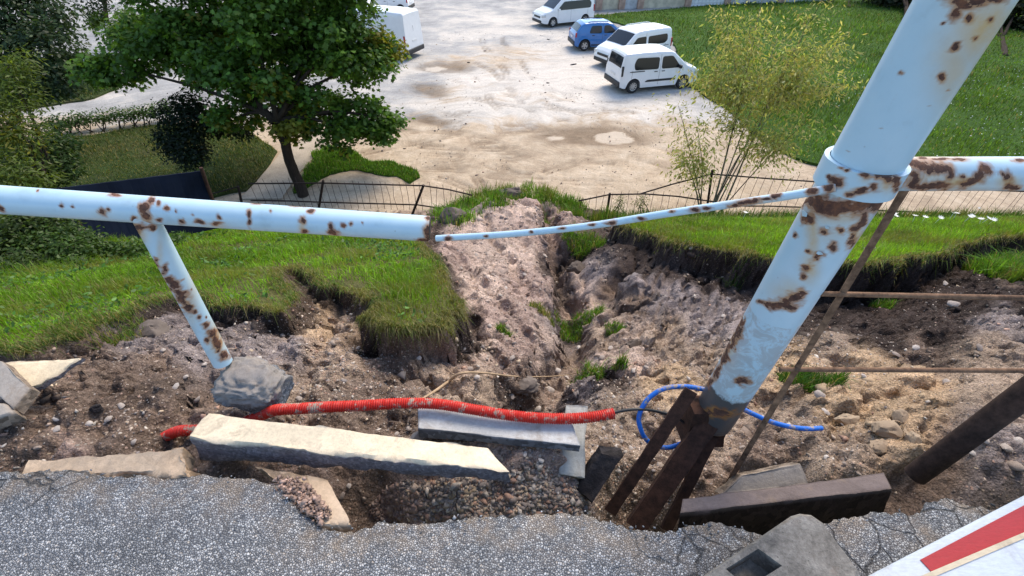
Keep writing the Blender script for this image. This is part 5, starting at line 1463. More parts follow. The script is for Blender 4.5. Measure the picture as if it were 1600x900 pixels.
tree("shade_tree", "dark drooping tree at the upper left corner beside the side road", [(40, 20, 16, 60), (70, 70, 15.5, 52), (20, 80, 16, 60), (85, 120, 15.5, 40), (50, 130, 15.5, 40), (95, 25, 16, 30), (0, 20, 16, 70), (105, 105, 15.6, 22), (-50, 60, 16, 70), (20, -50, 16, 70)], 17000, .15, (.030, .058, .022), G(20, 190), 'oval')
tree("dark_tree", "dark tree above the small car at the top left", [(160, -20, 27, 30), (150, 10, 27, 22), (180, -60, 27, 50)], 2500, .2, (.02, .04, .014), G(165, 30), 'oval')
bush("leafy_shrub", "yellow green leafy shrub at the left edge under the dark tree", [(10, 100, 9.2, 34), (30, 150, 9.2, 30), (10, 190, 9, 40), (40, 215, 9, 30), (5, 270, 8.6, 44), (45, 275, 8.6, 36), (-40, 180, 9, 60), (25, 120, 9.2, 20)], 7000, .11, (.085, .125, .016), 'narrow', yellow=.3, stems=6)
bush("leafy_shrub", "dark green shrub in front of the hedge at the left", [(70, 235, 10.6, 34), (95, 260, 10.6, 30), (60, 275, 10.4, 30), (100, 225, 11, 22), (30, 230, 10.6, 30), (80, 200, 11.5, 18)], 6000, .085, (.036, .075, .016), 'oval', stems=5)
bush("dark_shrub", "dense almost black shrub standing under the maple's left side", [(270, 180, 14.2, 28), (300, 190, 14.2, 30), (285, 225, 14, 36), (265, 215, 14, 24), (300, 245, 13.8, 22), (290, 160, 14.4, 22), (320, 175, 14.5, 20), (340, 195, 15, 22), (375, 200, 15, 20)], 9000, .10, (.014, .028, .010), 'oval', stems=5)
for k, (u, v) in enumerate([(92, 200), (112, 197), (134, 196), (160, 192), (188, 189), (210, 186), (232, 184), (256, 180)]):
    g = G(u, v + 14)
    t0 = g[1] / ray(u, v + 14)[1]
    lab = ["first from the left, half hidden by the dark green shrub", "second from the left in the hedge row", "third from the left, rather low", "fourth from the left, in the middle of the row", "fifth from the left, with a loose crown", "third from the right end", "second from the right end", "rightmost, next to the black shrub"][k]
    bush("hedge_shrub", "small thin stemmed hedge shrub " + lab, [(u, v - 12, t0, 11), (u - 6, v - 6, t0, 8), (u + 7, v - 7, t0, 8)], 420, .10, (.05, .105, .02), 'oval', 'shrub', "hedge shrubs along the side road", stems=3, base_px=g)
for lb, lobes, n, base, yl in [("tangled undergrowth bush below the handrail at the left edge", [(15, 355, 4.6, 36), (45, 365, 4.7, 36), (15, 395, 4.5, 34), (60, 350, 4.8, 32), (-25, 380, 4.6, 40), (35, 415, 4.3, 24), (85, 352, 4.8, 28), (10, 425, 4.2, 18)], 9000, (.05, .085, .016), .15),
                               ("nettle like bush below the handrail, left of the dark sheet's foot", [(90, 375, 4.7, 26), (110, 392, 4.6, 24), (75, 405, 4.5, 24), (125, 378, 4.8, 22), (60, 385, 4.6, 26), (100, 415, 4.4, 16)], 5200, (.055, .105, .018), .1),
                               ("low leafy weeds at the foot of the dark sheet", [(160, 393, 4.9, 16), (180, 398, 4.9, 14), (200, 390, 5.0, 13), (222, 386, 5.2, 12), (140, 400, 4.8, 16), (245, 380, 5.3, 12), (270, 374, 5.5, 10)], 3000, (.06, .115, .02), .1)]:
    bush("undergrowth_bush", lb, lobes, n, .042, base, 'oval', 'shrub', None, yl, 3)

bush("roadside_bush", "small light green bush at the kerb of the side road in the upper left", [(150, 26, 27, 9), (156, 34, 27, 8), (146, 36, 27, 7)], 900, .16, (.09, .15, .02), 'oval', base_px=G(150, 44))
# feathery sapling on the right
sb = np.array(PY(1112, 318, 11.3)); sb[2] = th(sb[0], sb[1])
sap = empty("ash_leaf_sapling", tuple(sb)); tag(sap, "thin multi stemmed yellow green sapling growing by the right fence", 'tree')
tips = [(1095, 250, 12.6), (1160, 130, 12.1), (1225, 110, 12), (1290, 140, 12), (1255, 70, 12), (1200, 215, 12.3), (1060, 165, 12.6), (1080, 120, 12.4), (1140, 60, 12.2), (1175, 25, 12.2), (1215, 60, 12), (1265, 30, 12), (1300, 80, 12), (1320, 130, 12), (1245, 120, 12.2), (1110, 90, 12.3), (1205, 170, 12.2), (1270, 180, 12), (1195, -20, 12), (1290, -10, 12), (1130, 15, 12.4), (1090, 200, 12.8), (1065, 240, 13), (1150, 180, 12.6), (1230, 225, 12.4), (1320, 60, 11.8), (1125, 140, 12.3), (1180, 100, 12.1)]
twigs = []; mids = []
random.Random(4).shuffle(tips)
for k, (u, v, t) in enumerate(tips):
    e = PT(u, v, t); b0 = sb + RNG.normal(size=3) * np.array([.12, .12, 0])
    m_ = b0 * .5 + e * .5 + np.array([-.15 + .2 * random.random(), 0, .25])
    if k < 11: pts = [b0 - np.array([0, 0, .1]), m_, e]; mids.append(m_)
    else:
        j0 = min(mids, key=lambda q: np.linalg.norm(q + np.array([0, 0, .6]) - e)); pts = [j0, j0 * .5 + e * .5 + np.array([0, 0, .12]), e]
    limb("stem", pts, .022 + .006 * (k % 3) if k < 11 else .011, .005, 'bark_pale' if k % 3 else 'bark', sap, 6, 8)
    c = catmull(pts, 12)
    for q in range(13 if k < 11 else 5, len(c)):
        for _ in range(4):
            twigs.append((c[q], rand_dirs(1)[0] * np.array([1, 1, .5]) * RNG.uniform(.3, 1.05), min(1, q / len(c))))
TW = [(p + d, d, s) for p, d, s in twigs]
n = len(TW); Pt = np.array([a[0] for a in TW]); Dt = np.array([a[1] for a in TW]); St = np.array([a[2] for a in TW])
LP, LN, LD, LC, LS = [], [], [], [], []
for q in range(7):
    off = RNG.normal(size=(n, 3)) * np.array([.13, .13, .10])
    P_ = Pt - Dt * RNG.random((n, 1)) * .8 + off
    LP.append(P_); LN.append(RNG.normal(size=(n, 3)) * .7 + np.array([0, -.2, .5])); LD.append(rand_dirs(n) * .6 + np.array([0, 0, -.8]) + Dt)
    cc = np.where((RNG.random(n) < .5)[:, None], np.array([.42, .39, .15]), np.array([.29, .34, .085])) * np.exp(RNG.normal(0, .3, n))[:, None]
    LC.append(cc); LS.append(RNG.uniform(.07, .17, n))
leafmesh("crown", np.concatenate(LP) - sb, np.concatenate(LN), np.concatenate(LS), np.concatenate(LC), 'narrow', 'leaf', sap, np.concatenate(LD))
# seedlings by the fence
for (u, v, lab) in [(968, 330, "small seedling growing through the sagging fence left of the sapling"), (1000, 328, "slim seedling between the small seedling and the sapling")]:
    b_ = np.array(PY(u, v + 8, 11.2)); b_[2] = th(b_[0], b_[1]); t0 = 13.6
    bush("seedling", lab, [(u, v - 8, t0, 8), (u + 3, v - 18, t0, 7)], 260, .07, (.09, .13, .02), 'narrow', 'seedling', None, .2, 3, b_)
# dark trees at the far right
for lab, lobes, b_ in [("dark tree left of the big post at the top right, shading the lawn", [(1400, 10, 40, 26), (1430, 0, 40, 30), (1390, -30, 40, 36), (1440, -40, 40, 40), (1415, 28, 40, 16)], G(1418, 44)),
                       ("tall dark tree right of the big post at the upper right corner", [(1560, 20, 34, 40), (1590, 60, 34, 38), (1530, 60, 34, 26), (1600, 85, 33, 26), (1570, 92, 33, 18), (1550, 80, 33, 18), (1610, 0, 34, 50), (1550, -40, 34, 50), (1500, 30, 36, 28)], G(1570, 90)),
                       ("second dark tree at the upper right edge of the photograph", [(1680, 60, 32, 50), (1640, 90, 32, 34), (1690, 0, 32, 60), (1650, 30, 32, 40)], G(1660, 120)),
                       ("dark tree behind the boundary wall's right end", [(1330, -10, 52, 24), (1300, -20, 52, 24), (1350, -40, 52, 34)], G(1325, 14))]:
    tree("dark_tree", lab, lobes, 6500, .34, (.024, .036, .012), b_, 'oval', tr=.28)

# ------------------------------------------------------------------ wild flowers on the right grass
FL = [(1283, 343), (1302, 345), (1362, 335), (1398, 334), (1430, 337), (1446, 339), (1470, 340), (1490, 333), (1495, 333), (1516, 338), (1520, 337), (1530, 325), (1533, 342), (1545, 341), (1553, 343), (1400, 337), (1165, 332), (1384, 343)]
FL = sorted(FL); NUMW = 'one two three four five six seven eight nine ten eleven twelve thirteen fourteen fifteen sixteen seventeen eighteen'.split()
src = None
for u, v in FL:
    p = TH(u, v + 17); c = PT(u, v, p[1] / ray(u, v)[1])
    if src is None:
        bm = bmesh.new()
        for k in range(10):
            a = k * math.pi / 5; ca, sa_ = math.cos(a), math.sin(a)
            r0, r1, w = .012, .05, .016
            vs = [bm.verts.new((ca * r0 - sa_ * w * .6, sa_ * r0 + ca * w * .6, 0)), bm.verts.new((ca * r1, sa_ * r1, .012)), bm.verts.new((ca * r0 + sa_ * w * .6, sa_ * r0 - ca * w * .6, 0))]
            bm.faces.new(vs)
        vs = [bm.verts.new((math.cos(k) * .014, math.sin(k) * .014, .004)) for k in (0, 1.05, 2.1, 3.15, 4.2, 5.25)]; bm.faces.new(vs)
        for k in range(3):
            a = k * 2.1; bm.faces.new([bm.verts.new((math.cos(a) * .004, math.sin(a) * .004, 0)), bm.verts.new((math.cos(a + 2.1) * .004, math.sin(a + 2.1) * .004, 0)), bm.verts.new((0, 0, -.32))])
        me = bpy.data.meshes.new("wild_flower"); bm.to_mesh(me); bm.free(); me.materials.append(M['flower']); src = me
    o = link("wild_flower", src); o.location = c; o.rotation_euler = (random.uniform(-.3, .3), random.uniform(-.3, .3), random.random() * 6); o.scale = (1.05, 1.05, 1.0)
    tag(o, "white wild flower at the top of the right grass strip, number %s from the left" % NUMW[FL.index((u, v))], 'flower', "white wild flowers in the right grass")

# ------------------------------------------------------------------ cars
def make_car(name, label, cat, pos, heading, spec):
    L, W = spec['L'], spec['W']; wr = spec.get('wr', .32); xf, xr = spec['axles']
    paint = M[spec['paint']]
    prof = np.array(spec['profile'], float)        # rear to front, (x, z) of the roof line
    belt = spec['belt']
    root = empty(name, tuple(pos), heading)
    tag(root, label, cat, spec.get('group'))
    hL = L / 2
    xs = np.unique(np.concatenate([np.linspace(-hL, hL, 110), prof[:, 0], [-hL + .01, hL - .01]]))
    top = np.interp(xs, prof[:, 0], prof[:, 1])
    def plan(x):
        f = np.clip((x - (hL - 1.0)) / 1.0, 0, 1); r = np.clip((-x - (hL - .5)) / .5, 0, 1)
        return 1 - .17 * f ** 2.4 - .07 * r ** 3
    def hw(x, z):
        w = W / 2 * plan(np.asarray(x, float))
        z = np.asarray(z, float)
        return w * (1 - .05 * np.clip((.55 - z) / .4, 0, 1) ** 2) - spec.get('tumble', .13) * np.clip(z - belt, 0, 2) - .012 * np.clip((z - .75) / .3, 0, 1)
    bot = np.full_like(xs, .24)
    for ax_ in (xf, xr):
        d = np.abs(xs - ax_); R_ = wr + .055
        bot = np.where(d < R_, np.maximum(bot, wr + np.sqrt(np.clip(R_ ** 2 - d ** 2, 0, None))), bot)
    bot = bot + .10 * np.clip((np.abs(xs) - (hL - .45)) / .45, 0, 1) ** 2
    fr = [0, .1, .25, .42, .6, .78, .92, 1.0]
    rows = []
    for x, zt, zb_ in zip(xs, top, bot):
        sh = max(zt - .075, zb_ + .03)
        pts = [(0, zb_)] + [(float(hw(x, zb_ + (sh - zb_) * f)), zb_ + (sh - zb_) * f) for f in fr]
        w = float(hw(x, sh)); pts += [(w - .018, sh + .038), (w - .055, sh + .062), (w - .16, zt - .002), (w * .5, zt + .012), (0, zt + .018)]
        full = pts + [(-y, z) for y, z in pts[-2:0:-1]]
        rows.append([(x, y, z) for y, z in full])
    m = len(rows[0]); V = np.array(rows).reshape(-1, 3); n = len(rows)
    i, j = np.meshgrid(np.arange(n - 1), np.arange(m), indexing='ij'); j2 = (j + 1) % m
    Q = np.stack([i * m + j, i * m + j2, (i + 1) * m + j2, (i + 1) * m + j], -1).reshape(-1, 4)
    caps = [np.array([list(range(m))]), np.array([[(n - 1) * m + q for q in range(m)][::-1]])]
    o = bigmesh("body", V, [Q] + caps, paint, root, True)
    bm = bmesh.new(); bm.from_mesh(o.data); bmesh.ops.recalc_face_normals(bm, faces=bm.faces[:]); bm.to_mesh(o.data); bm.free()
    smooth(o.data, 32)
    # dark underside between the wheels
    bevel_box("underbody", (L * .93, W * .78, .34), M['trim'], root, (0, 0, .37), .03)
    for ax_ in (xf, xr): bevel_box("wheel_well", (wr * 2.2, W * .84, wr * 1.3), M['trim'], root, (ax_, 0, wr + .05), .05)
    # windows: panes that follow the body side, slightly proud, with a dark seal
    def side_pane(pname, poly, mat, off=.006, parent=root, sides=(1, -1)):
        for s in sides:
            P = []
            npl = len(poly)
            for k in range(npl):                   # round the corners
                a, b, c = [np.array(poly[(k + q) % npl]) for q in (-1, 0, 1)]
                d1 = min(.10, np.linalg.norm(a - b) * .3); d2 = min(.10, np.linalg.norm(c - b) * .3)
                p1 = b + (a - b) / np.linalg.norm(a - b) * d1; p2 = b + (c - b) / np.linalg.norm(c - b) * d2
                P += [p1, p1 * .25 + b * .5 + p2 * .25, p2]
            def at(x, z): return (x, s * (float(hw(x, z)) + off), z)
            cen = np.mean(P, 0)
            V = [at(*p) for p in P] + [at(*(p * .5 + cen * .5)) for p in P] + [at(*cen)]
            V += [(p[0], s * (float(hw(p[0], p[1])) - .01), p[1]) for p in P]
            k_ = len(P); F = []
            for q in range(k_):
                r_ = (q + 1) % k_
                F += [(q, r_, k_ + r_, k_ + q), (k_ + q, k_ + r_, 2 * k_), (r_, q, 2 * k_ + 1 + q, 2 * k_ + 1 + r_)]
            if s < 0: F = [f[::-1] for f in F]
            mesh(pname, V, F, M[mat], parent, True, 35)
    for poly in spec['windows']: side_pane("side_window", poly, 'glass', .012)
    for poly in spec.get('side_trim', []): side_pane("side_moulding", poly, 'trim', .012)
    # windscreen and rear window on the roof line
    def slope_pane(pname, x0, x1, inset, mat, off=.012, zlo=None, zhi=None):
        X = np.linspace(x0, x1, 7); Z = np.interp(X, prof[:, 0], prof[:, 1])
        d = np.array([x1 - x0, Z[-1] - Z[0]]); d /= np.linalg.norm(d) + 1e-9
        nrm = np.array([-d[1], d[0]]); nrm = nrm if nrm[1] > 0 or abs(nrm[1]) < .05 and nrm[0] * x0 > 0 else -nrm
        V = []
        ys = np.linspace(-1, 1, 7)
        for lay in (off, -.03):
            for x, z in zip(X, Z):
                w = float(hw(x, z - .07)) - inset
                for y in ys: V.append((x + nrm[0] * lay, y * w, z + .012 * (1 - y * y) + nrm[1] * lay))
        a_ = len(X); b_ = len(ys); F = []
        for p in range(a_ - 1):
            for q in range(b_ - 1): F.append((p * b_ + q, p * b_ + q + 1, (p + 1) * b_ + q + 1, (p + 1) * b_ + q))
        bd = [(0, q) for q in range(b_)] + [(p, b_ - 1) for p in range(1, a_)] + [(a_ - 1, q) for q in range(b_ - 2, -1, -1)] + [(p, 0) for p in range(a_ - 2, 0, -1)]
        ids = [p * b_ + q for p, q in bd]; o_ = a_ * b_
        for q in range(len(ids)): F.append((ids[q], ids[(q + 1) % len(ids)], ids[(q + 1) % len(ids)] + o_, ids[q] + o_))
        oo = mesh(pname, V, F, M[mat], root, True, 35)
        bm = bmesh.new(); bm.from_mesh(oo.data); bmesh.ops.recalc_face_normals(bm, faces=bm.faces[:]); bm.to_mesh(oo.data); bm.free()
    slope_pane("windscreen", *spec['windscreen'], .10, 'glass')
    if 'rear_window' in spec: slope_pane("rear_window", *spec['rear_window'], .14, 'glass')
    # bumpers, lamps, plates, mirrors, handles
    rb = bevel_box("rear_bumper", (.20, W * .93, .26), M[spec.get('bumper', 'trim')], root, (-hL + .045, 0, .44), .05, 3)
    bevel_box("front_bumper", (.22, W * .80, .20), M['trim'], root, (hL - .07, 0, .38), .05, 3)
    bevel_box("grille", (.05, W * .52, .13), M['trim'], root, (hL - .015, 0, .66), .02)
    for s in (1, -1):
        yv = float(hw(hL - .16, .75)) * s
        bevel_box("headlight", (.34, .16, .17), M['lamp_glass'], root, (hL - .17, yv * .93, .76), .04, 2, (0, 0, -s * .35))
        yt = float(hw(-hL + .06, spec['tail_z'])) * s
        bevel_box("tail_light", (.10, .09, spec['tail_h']), M[spec.get('tail_mat', 'tail')], root, (-hL + .075, yt * .985, spec['tail_z']), .025)
        mx, mz = spec['mirror']
        mo = bevel_box("wing_mirror", (.12, .20, .16), M[spec.get('mirror_mat', 'trim')], root, (mx, s * (float(hw(mx, mz)) + .11), mz), .04)
        for hx, hz in spec['handles']: bevel_box("door_handle", (.17, .035, .035), M[spec.get('handle_mat', 'trim')], root, (hx, s * (float(hw(hx, hz)) + .012), hz), .012)
        # door seams as thin recessed-looking strips
        for sx, z0, z1 in spec['seams']:
            V = []; K = 8
            for q in range(K + 1):
                z = z0 + (z1 - z0) * q / K
                y = float(hw(sx, z)) + .003
                V += [(sx - .006, s * y, z), (sx + .006, s * y, z)]
            mesh("door_seam", V, [(2 * q, 2 * q + 1, 2 * q + 3, 2 * q + 2) for q in range(K)], M['trim'], root)
    bevel_box("number_plate", (.02, .50, .11), M['plate'], root, (-hL - .006 + (.0 if spec.get('bumper') else .0), 0, spec.get('plate_z', .82)), .004, 1)
    if spec.get('roof_rails'):
        for s in (1, -1):
            x0, x1 = spec['roof_rails']; Xr = np.linspace(x0, x1, 12); zr = np.interp(Xr, prof[:, 0], prof[:, 1])
            pts = np.stack([Xr, s * (np.array([float(hw(x, z - .07)) for x, z in zip(Xr, zr)]) - .12), zr + .045], -1); pts[0, 2] -= .045; pts[-1, 2] -= .045
            tube("roof_rail", pts, .02, M[spec.get('rail_mat', 'trim')], root, 6)
    if spec.get('rear_seam'): bevel_box("rear_door_seam", (.012, .012, 1.15), M['trim'], root, (-hL + .015, 0, 1.15), 0)
    # wheels
    def wheel(x, s):
        w = empty("wheel", (x, s * (W / 2 - .105), wr), 0, root)
        pr = [(.60, .10), (.66, .105), (.90, .10), (.985, .07), (1.0, 0), (.985, -.07), (.90, -.10), (.62, -.105)]
        seg = 28; V = []
        for k in range(seg):
            a = 2 * math.pi * k / seg
            for r_, y in pr: V.append((r_ * wr * math.cos(a), y * s, r_ * wr * math.sin(a)))
        npf = len(pr); F = [(k * npf + q, k * npf + q + 1, ((k + 1) % seg) * npf + q + 1, ((k + 1) % seg) * npf + q) for k in range(seg) for q in range(npf - 1)]
        oo = mesh("tyre", V, F, M['rubber'], w, True, 40)
        bm = bmesh.new(); bm.from_mesh(oo.data); bmesh.ops.recalc_face_normals(bm, faces=bm.faces[:]); bm.to_mesh(oo.data); bm.free()
        bm = bmesh.new()
        bmesh.ops.create_cone(bm, cap_ends=True, segments=28, radius1=wr * .63, radius2=wr * .63, depth=.05, matrix=Matrix.Translation((0, s * .035, 0)) @ Matrix.Rotation(math.pi / 2, 4, 'X'))
        me = bpy.data.meshes.new("hub_back"); bm.to_mesh(me); bm.free(); link("rim_back", me, M['trim'], w)
        bm = bmesh.new()
        ns = spec.get('spokes', 5)
        for k in range(ns):
            a = 2 * math.pi * k / ns + .3
            mt_ = Matrix.Rotation(a, 4, 'Y') @ Matrix.Translation((wr * .34, s * .072, 0)) @ Matrix.Diagonal((wr * .56, .03, wr * (.26 if ns == 5 else .15), 1))
            bmesh.ops.create_cube(bm, size=1, matrix=mt_)
        bmesh.ops.create_cone(bm, cap_ends=True, segments=14, radius1=wr * .16, radius2=wr * .13, depth=.05, matrix=Matrix.Translation((0, s * .075, 0)) @ Matrix.Rotation(math.pi / 2, 4, 'X'))
        for k in range(28):
            a0, a1 = 2 * math.pi * k / 28, 2 * math.pi * (k + 1) / 28
            q = [(r_ * wr * math.cos(a), y * s, r_ * wr * math.sin(a)) for a in (a0, a1) for r_, y in ((.55, .085), (.64, .095))]
            bm.faces.new([bm.verts.new(q[z]) for z in (0, 1, 3, 2)])
        bmesh.ops.recalc_face_normals(bm, faces=bm.faces[:])
        me = bpy.data.meshes.new("rim"); bm.to_mesh(me); bm.free(); link("rim", me, M['rim'], w)
    for x in (xf, xr):
        for s in (1, -1): wheel(x, s)
    return root

MPV = dict(L=4.4, W=1.84, wr=.325, axles=(1.30, -1.46), paint='white_car', belt=1.02, tumble=.14,
           profile=[(-2.2, .50), (-2.195, .98), (-2.17, 1.15), (-2.06, 1.72), (-1.95, 1.80), (-1.2, 1.83), (0, 1.83), (.42, 1.80), (.62, 1.72), (1.38, 1.14), (1.55, 1.08), (1.95, .97), (2.12, .84), (2.2, .55)],
           windows=[[(-1.50, 1.08), (-.22, 1.06), (-.22, 1.58), (-1.42, 1.60), (-1.55, 1.35)], [(-.06, 1.06), (1.02, 1.06), (.50, 1.60), (-.06, 1.60)]],
           side_trim=[[(-.90, .50), (.80, .50), (.80, .60), (-.75, .60)], [(-1.75, .99), (-.95, .99), (-.95, 1.03), (-1.75, 1.03)]],
           windscreen=(.66, 1.34), rear_window=(-2.165, -2.075), tail_z=1.05, tail_h=.46, tail_mat='trim', mirror=(.92, 1.12), handles=[(-.35, .96), (.05, .96)], seams=[(-.14, .35, 1.7), (.98, .45, 1.05), (-1.62, .7, 1.05)], plate_z=.80, spokes=9)
VAN2 = dict(MPV, tail_mat='tail', side_trim=[[(-1.9, .92), (-1.5, .92), (-1.5, .95), (-1.9, .95)]], windows=[[(-1.78, 1.20), (-1.55, 1.06), (-.30, 1.06), (-.30, 1.50), (-1.72, 1.52)], [(-.14, 1.06), (1.0, 1.06), (.50, 1.50), (-.14, 1.52)]], roof_rails=(-1.7, .2), rail_mat='white_car', spokes=5)
VAN3 = dict(MPV, L=4.55, axles=(1.36, -1.45), profile=[(-2.275, .50), (-2.27, 1.0), (-2.25, 1.2), (-2.17, 1.76), (-2.08, 1.84), (-1.2, 1.87), (0, 1.87), (.42, 1.84), (.62, 1.76), (1.40, 1.14), (1.56, 1.07), (1.98, .98), (2.2, .84), (2.275, .55)],
            windows=[[(-1.85, 1.10), (.2, 1.08), (1.05, 1.08), (.45, 1.60), (-1.75, 1.62), (-1.95, 1.38)]], side_trim=[], tail_mat='tail', rear_window=(-2.24, -2.18), spokes=5, handle_mat='white_car', mirror_mat='white_car', handles=[(-.4, .98), (.1, .98)])
HATCH = dict(L=4.06, W=1.73, wr=.325, axles=(1.20, -1.36), paint='blue_car', belt=.96, tumble=.20,
             profile=[(-2.03, .52), (-2.02, .90), (-1.94, 1.02), (-1.62, 1.44), (-1.42, 1.53), (-.6, 1.57), (.1, 1.55), (.35, 1.49), (1.0, 1.04), (1.15, 1.00), (1.75, .90), (1.95, .78), (2.03, .55)],
             windows=[[(-1.12, 1.0), (-.32, .99), (-.32, 1.40), (-.98, 1.40)], [(-.18, .99), (.72, 1.0), (.20, 1.41), (-.18, 1.41)]],
             windscreen=(.40, .96), rear_window=(-1.90, -1.64), tail_z=.92, tail_h=.26, mirror=(.60, 1.04), mirror_mat='blue_car', handles=[(-.85, .88), (-.05, .88)], handle_mat='trim', seams=[(-.25, .35, 1.5), (.72, .40, .98)], roof_rails=(-1.2, .1), plate_z=.74, spokes=5,
             side_trim=[[(-.95, .30), (.80, .30), (.80, .38), (-.95, .38)]])
HVAN = dict(L=5.4, W=2.05, wr=.35, axles=(1.75, -1.65), paint='white_car', belt=1.25, tumble=.09,
            profile=[(-2.7, .55), (-2.695, 1.3), (-2.66, 2.36), (-2.58, 2.46), (-1.5, 2.50), (.6, 2.48), (.95, 2.36), (1.75, 1.42), (1.9, 1.34), (2.45, 1.12), (2.62, .95), (2.7, .6)],
            windows=[[(.55, 1.32), (1.55, 1.32), (1.05, 1.95), (.55, 2.0)]], windscreen=(1.0, 1.70), tail_z=1.05, tail_h=.55, mirror=(1.35, 1.45), handles=[(.65, 1.15), (-.6, 1.15)], seams=[(.45, .4, 2.2), (1.5, .5, 1.3), (-.9, .45, 2.2)], side_trim=[], rear_seam=True, plate_z=.95, spokes=9)
SEDAN = dict(HATCH, paint='white_car', mirror_mat='white_car', spokes=9)

def place(spec, w_a, w_b, front_first):
    """from the ground points of the near side's wheels (front, rear) to the car's centre and heading"""
    a, b = np.array(w_a), np.array(w_b)     # a: front wheel, b: rear wheel
    d = (a - b)[:2]; h = math.atan2(d[1], d[0])
    xf, xr = spec['axles']
    mid = (a + b) / 2
    f = np.array([math.cos(h), math.sin(h)]); l = np.array([-f[1], f[0]])
    side = 1 if l[1] < 0 else -1            # which flank faces the viewer
    c = mid[:2] - f * (xf + xr) / 2 - l * side * (spec['W'] / 2 - .1)
    return (c[0], c[1], ZP + .02), h
def by_rear(spec, rear, ang_pt):
    d = np.array(ang_pt)[:2] - np.array(rear)[:2]; d /= np.linalg.norm(d); xf, xr = spec['axles']
    return place(spec, np.array([*(np.array(rear)[:2] + d * (xf - xr)), ZP]), rear, True)
def by_front(spec, front, ang_pt):
    d = np.array(front)[:2] - np.array(ang_pt)[:2]; d /= np.linalg.norm(d); xf, xr = spec['axles']
    return place(spec, front, np.array([*(np.array(front)[:2] - d * (xf - xr)), ZP]), True)
p, h = by_rear(MPV, G(986, 146), G(1060, 139))
make_car("parked_car", "white people carrier nearest the camera in the car park, its rear left corner towards us", 'car', p, h, dict(MPV, group="cars parked along the lawn"))
p, h = by_front(VAN2, G(972, 108), G(1045, 95))
make_car("parked_car", "white van like car with roof rails facing left, behind the nearest white one", 'car', p, h, dict(VAN2, group="cars parked along the lawn"))
p, h = by_rear(HATCH, G(912, 80), G(966, 78))
make_car("parked_car", "blue hatchback parked between the white cars", 'car', p, h, dict(HATCH, group="cars parked along the lawn"))
p, h = by_front(VAN3, G(863, 43), G(916, 37.5))
make_car("parked_car", "white van like car facing left beside the boundary wall, farthest in its row", 'car', p, h, dict(VAN3, group="cars parked along the lawn"))
c = G(600, 86); h = R(158)
make_car("parked_van", "white high roofed panel van half hidden by the maple's crown", 'van', (c[0] - .35, c[1] + .4, ZP + .02), h, HVAN)
c = G(610, 24)
make_car("parked_car", "white car beyond the panel van at the top edge", 'car', (c[0] - .4, c[1] + 1.6, ZP + .02), R(172), SEDAN)
c = G(588, 40)
make_car("parked_car", "white car mostly hidden behind the maple and the panel van", 'car', (c[0] - 1.9, c[1] + 1.2, ZP + .02), R(176), SEDAN)

# ------------------------------------------------------------------ gravel, clods and loose stones
OCTA = (np.array([(1, .1, .2), (-1, 0, .1), (0, 1, -.1), (.15, -1, 0), (.2, .1, .9), (-.1, .2, -.9), (.75, .7, .5), (-.7, -.6, .55)]), np.array([(0, 6, 4), (6, 2, 4), (2, 1, 4), (1, 7, 4), (7, 3, 4), (3, 0, 4), (0, 5, 2), (0, 2, 6), (2, 5, 1), (1, 5, 3), (1, 3, 7), (3, 5, 0)]))
def gravel(name, P, S, cols, label, mat='gravel', sub=1, cat='gravel'):
    v, f = OCTA if sub == 1 else ico(sub); m = len(v); n = len(P)
    A = RNG.normal(size=(n, 3, 3)); Qm, _ = np.linalg.qr(A)
    sc = RNG.uniform(.42, 1.25, (n, 3)) * S[:, None]
    jit = 1 + RNG.normal(0, .2 if sub < 2 else .13, (n, m, 1))
    V = np.einsum('nij,nmj->nmi', Qm, v[None] * jit * sc[:, None])
    V[:, :, 2] *= .75
    V = V + P[:, None]
    F = (np.arange(n)[:, None, None] * m + f[None]).reshape(-1, 3)
    o = bigmesh(name, V.reshape(-1, 3), [F], M[mat], None, False, dict(lcol=np.repeat(cols, m, 0)))
    return tag(o, label, cat, kind='stuff')
def stonecol(n):
    pal = np.array([(.34, .26, .21), (.42, .34, .28), (.50, .44, .38), (.38, .24, .18), (.28, .24, .22), (.46, .36, .26), (.22, .19, .18)])
    return .88 * pal[RNG.integers(0, len(pal), n)] * np.exp(RNG.normal(0, .18, n))[:, None]
er = TER * _inview * (TYY > .62) * (TYY < 9)
fbmw = sstep(-.25, .35, fbm(TX * 2.2, TYY * 2.2, oct=3, seed=141))
P, _ = grid_pick(er * (.08 + TPEB ** 1.5) * np.sqrt(_area) * (.25 + fbmw) * np.where(TYY < 2.6, 1, .6), 30000)
S = np.exp(RNG.normal(math.log(.0042), .5, len(P))) * (.75 + .28 * P[:, 1]); S = np.minimum(S, .022 + .006 * P[:, 1])
gravel("gravel", P + np.array([0, 0, .002]), S, stonecol(len(P)), "scattered gravel on the washed-out soil")
P, _ = grid_pick(er * _area ** .5 * (.25 + fbmw) * (TPEB < .75), 9000)
S = np.exp(RNG.normal(math.log(.009), .55, len(P))) * (.6 + .33 * P[:, 1]); S = np.minimum(S, .035 + .008 * P[:, 1])
k1 = np.clip(((np.log(P[:, 1] + .35) - _ty[0]) / (_ty[-1] - _ty[0]) * (NR - 1)).round().astype(int), 0, NR - 1)
k2 = np.clip((np.clip(P[:, 0] / (2.6 + 1.75 * P[:, 1]), -1, 1) + 1) / 2 * (NC - 1), 0, NC - 1).round().astype(int)
gravel("soil_clods", P - np.array([0, 0, .006]), S, TCOL[k1, k2] * RNG.uniform(.75, 1.25, (len(P), 1)), "crumbly clods of soil over the washed-out slope", 'gravel', 1, 'soil')
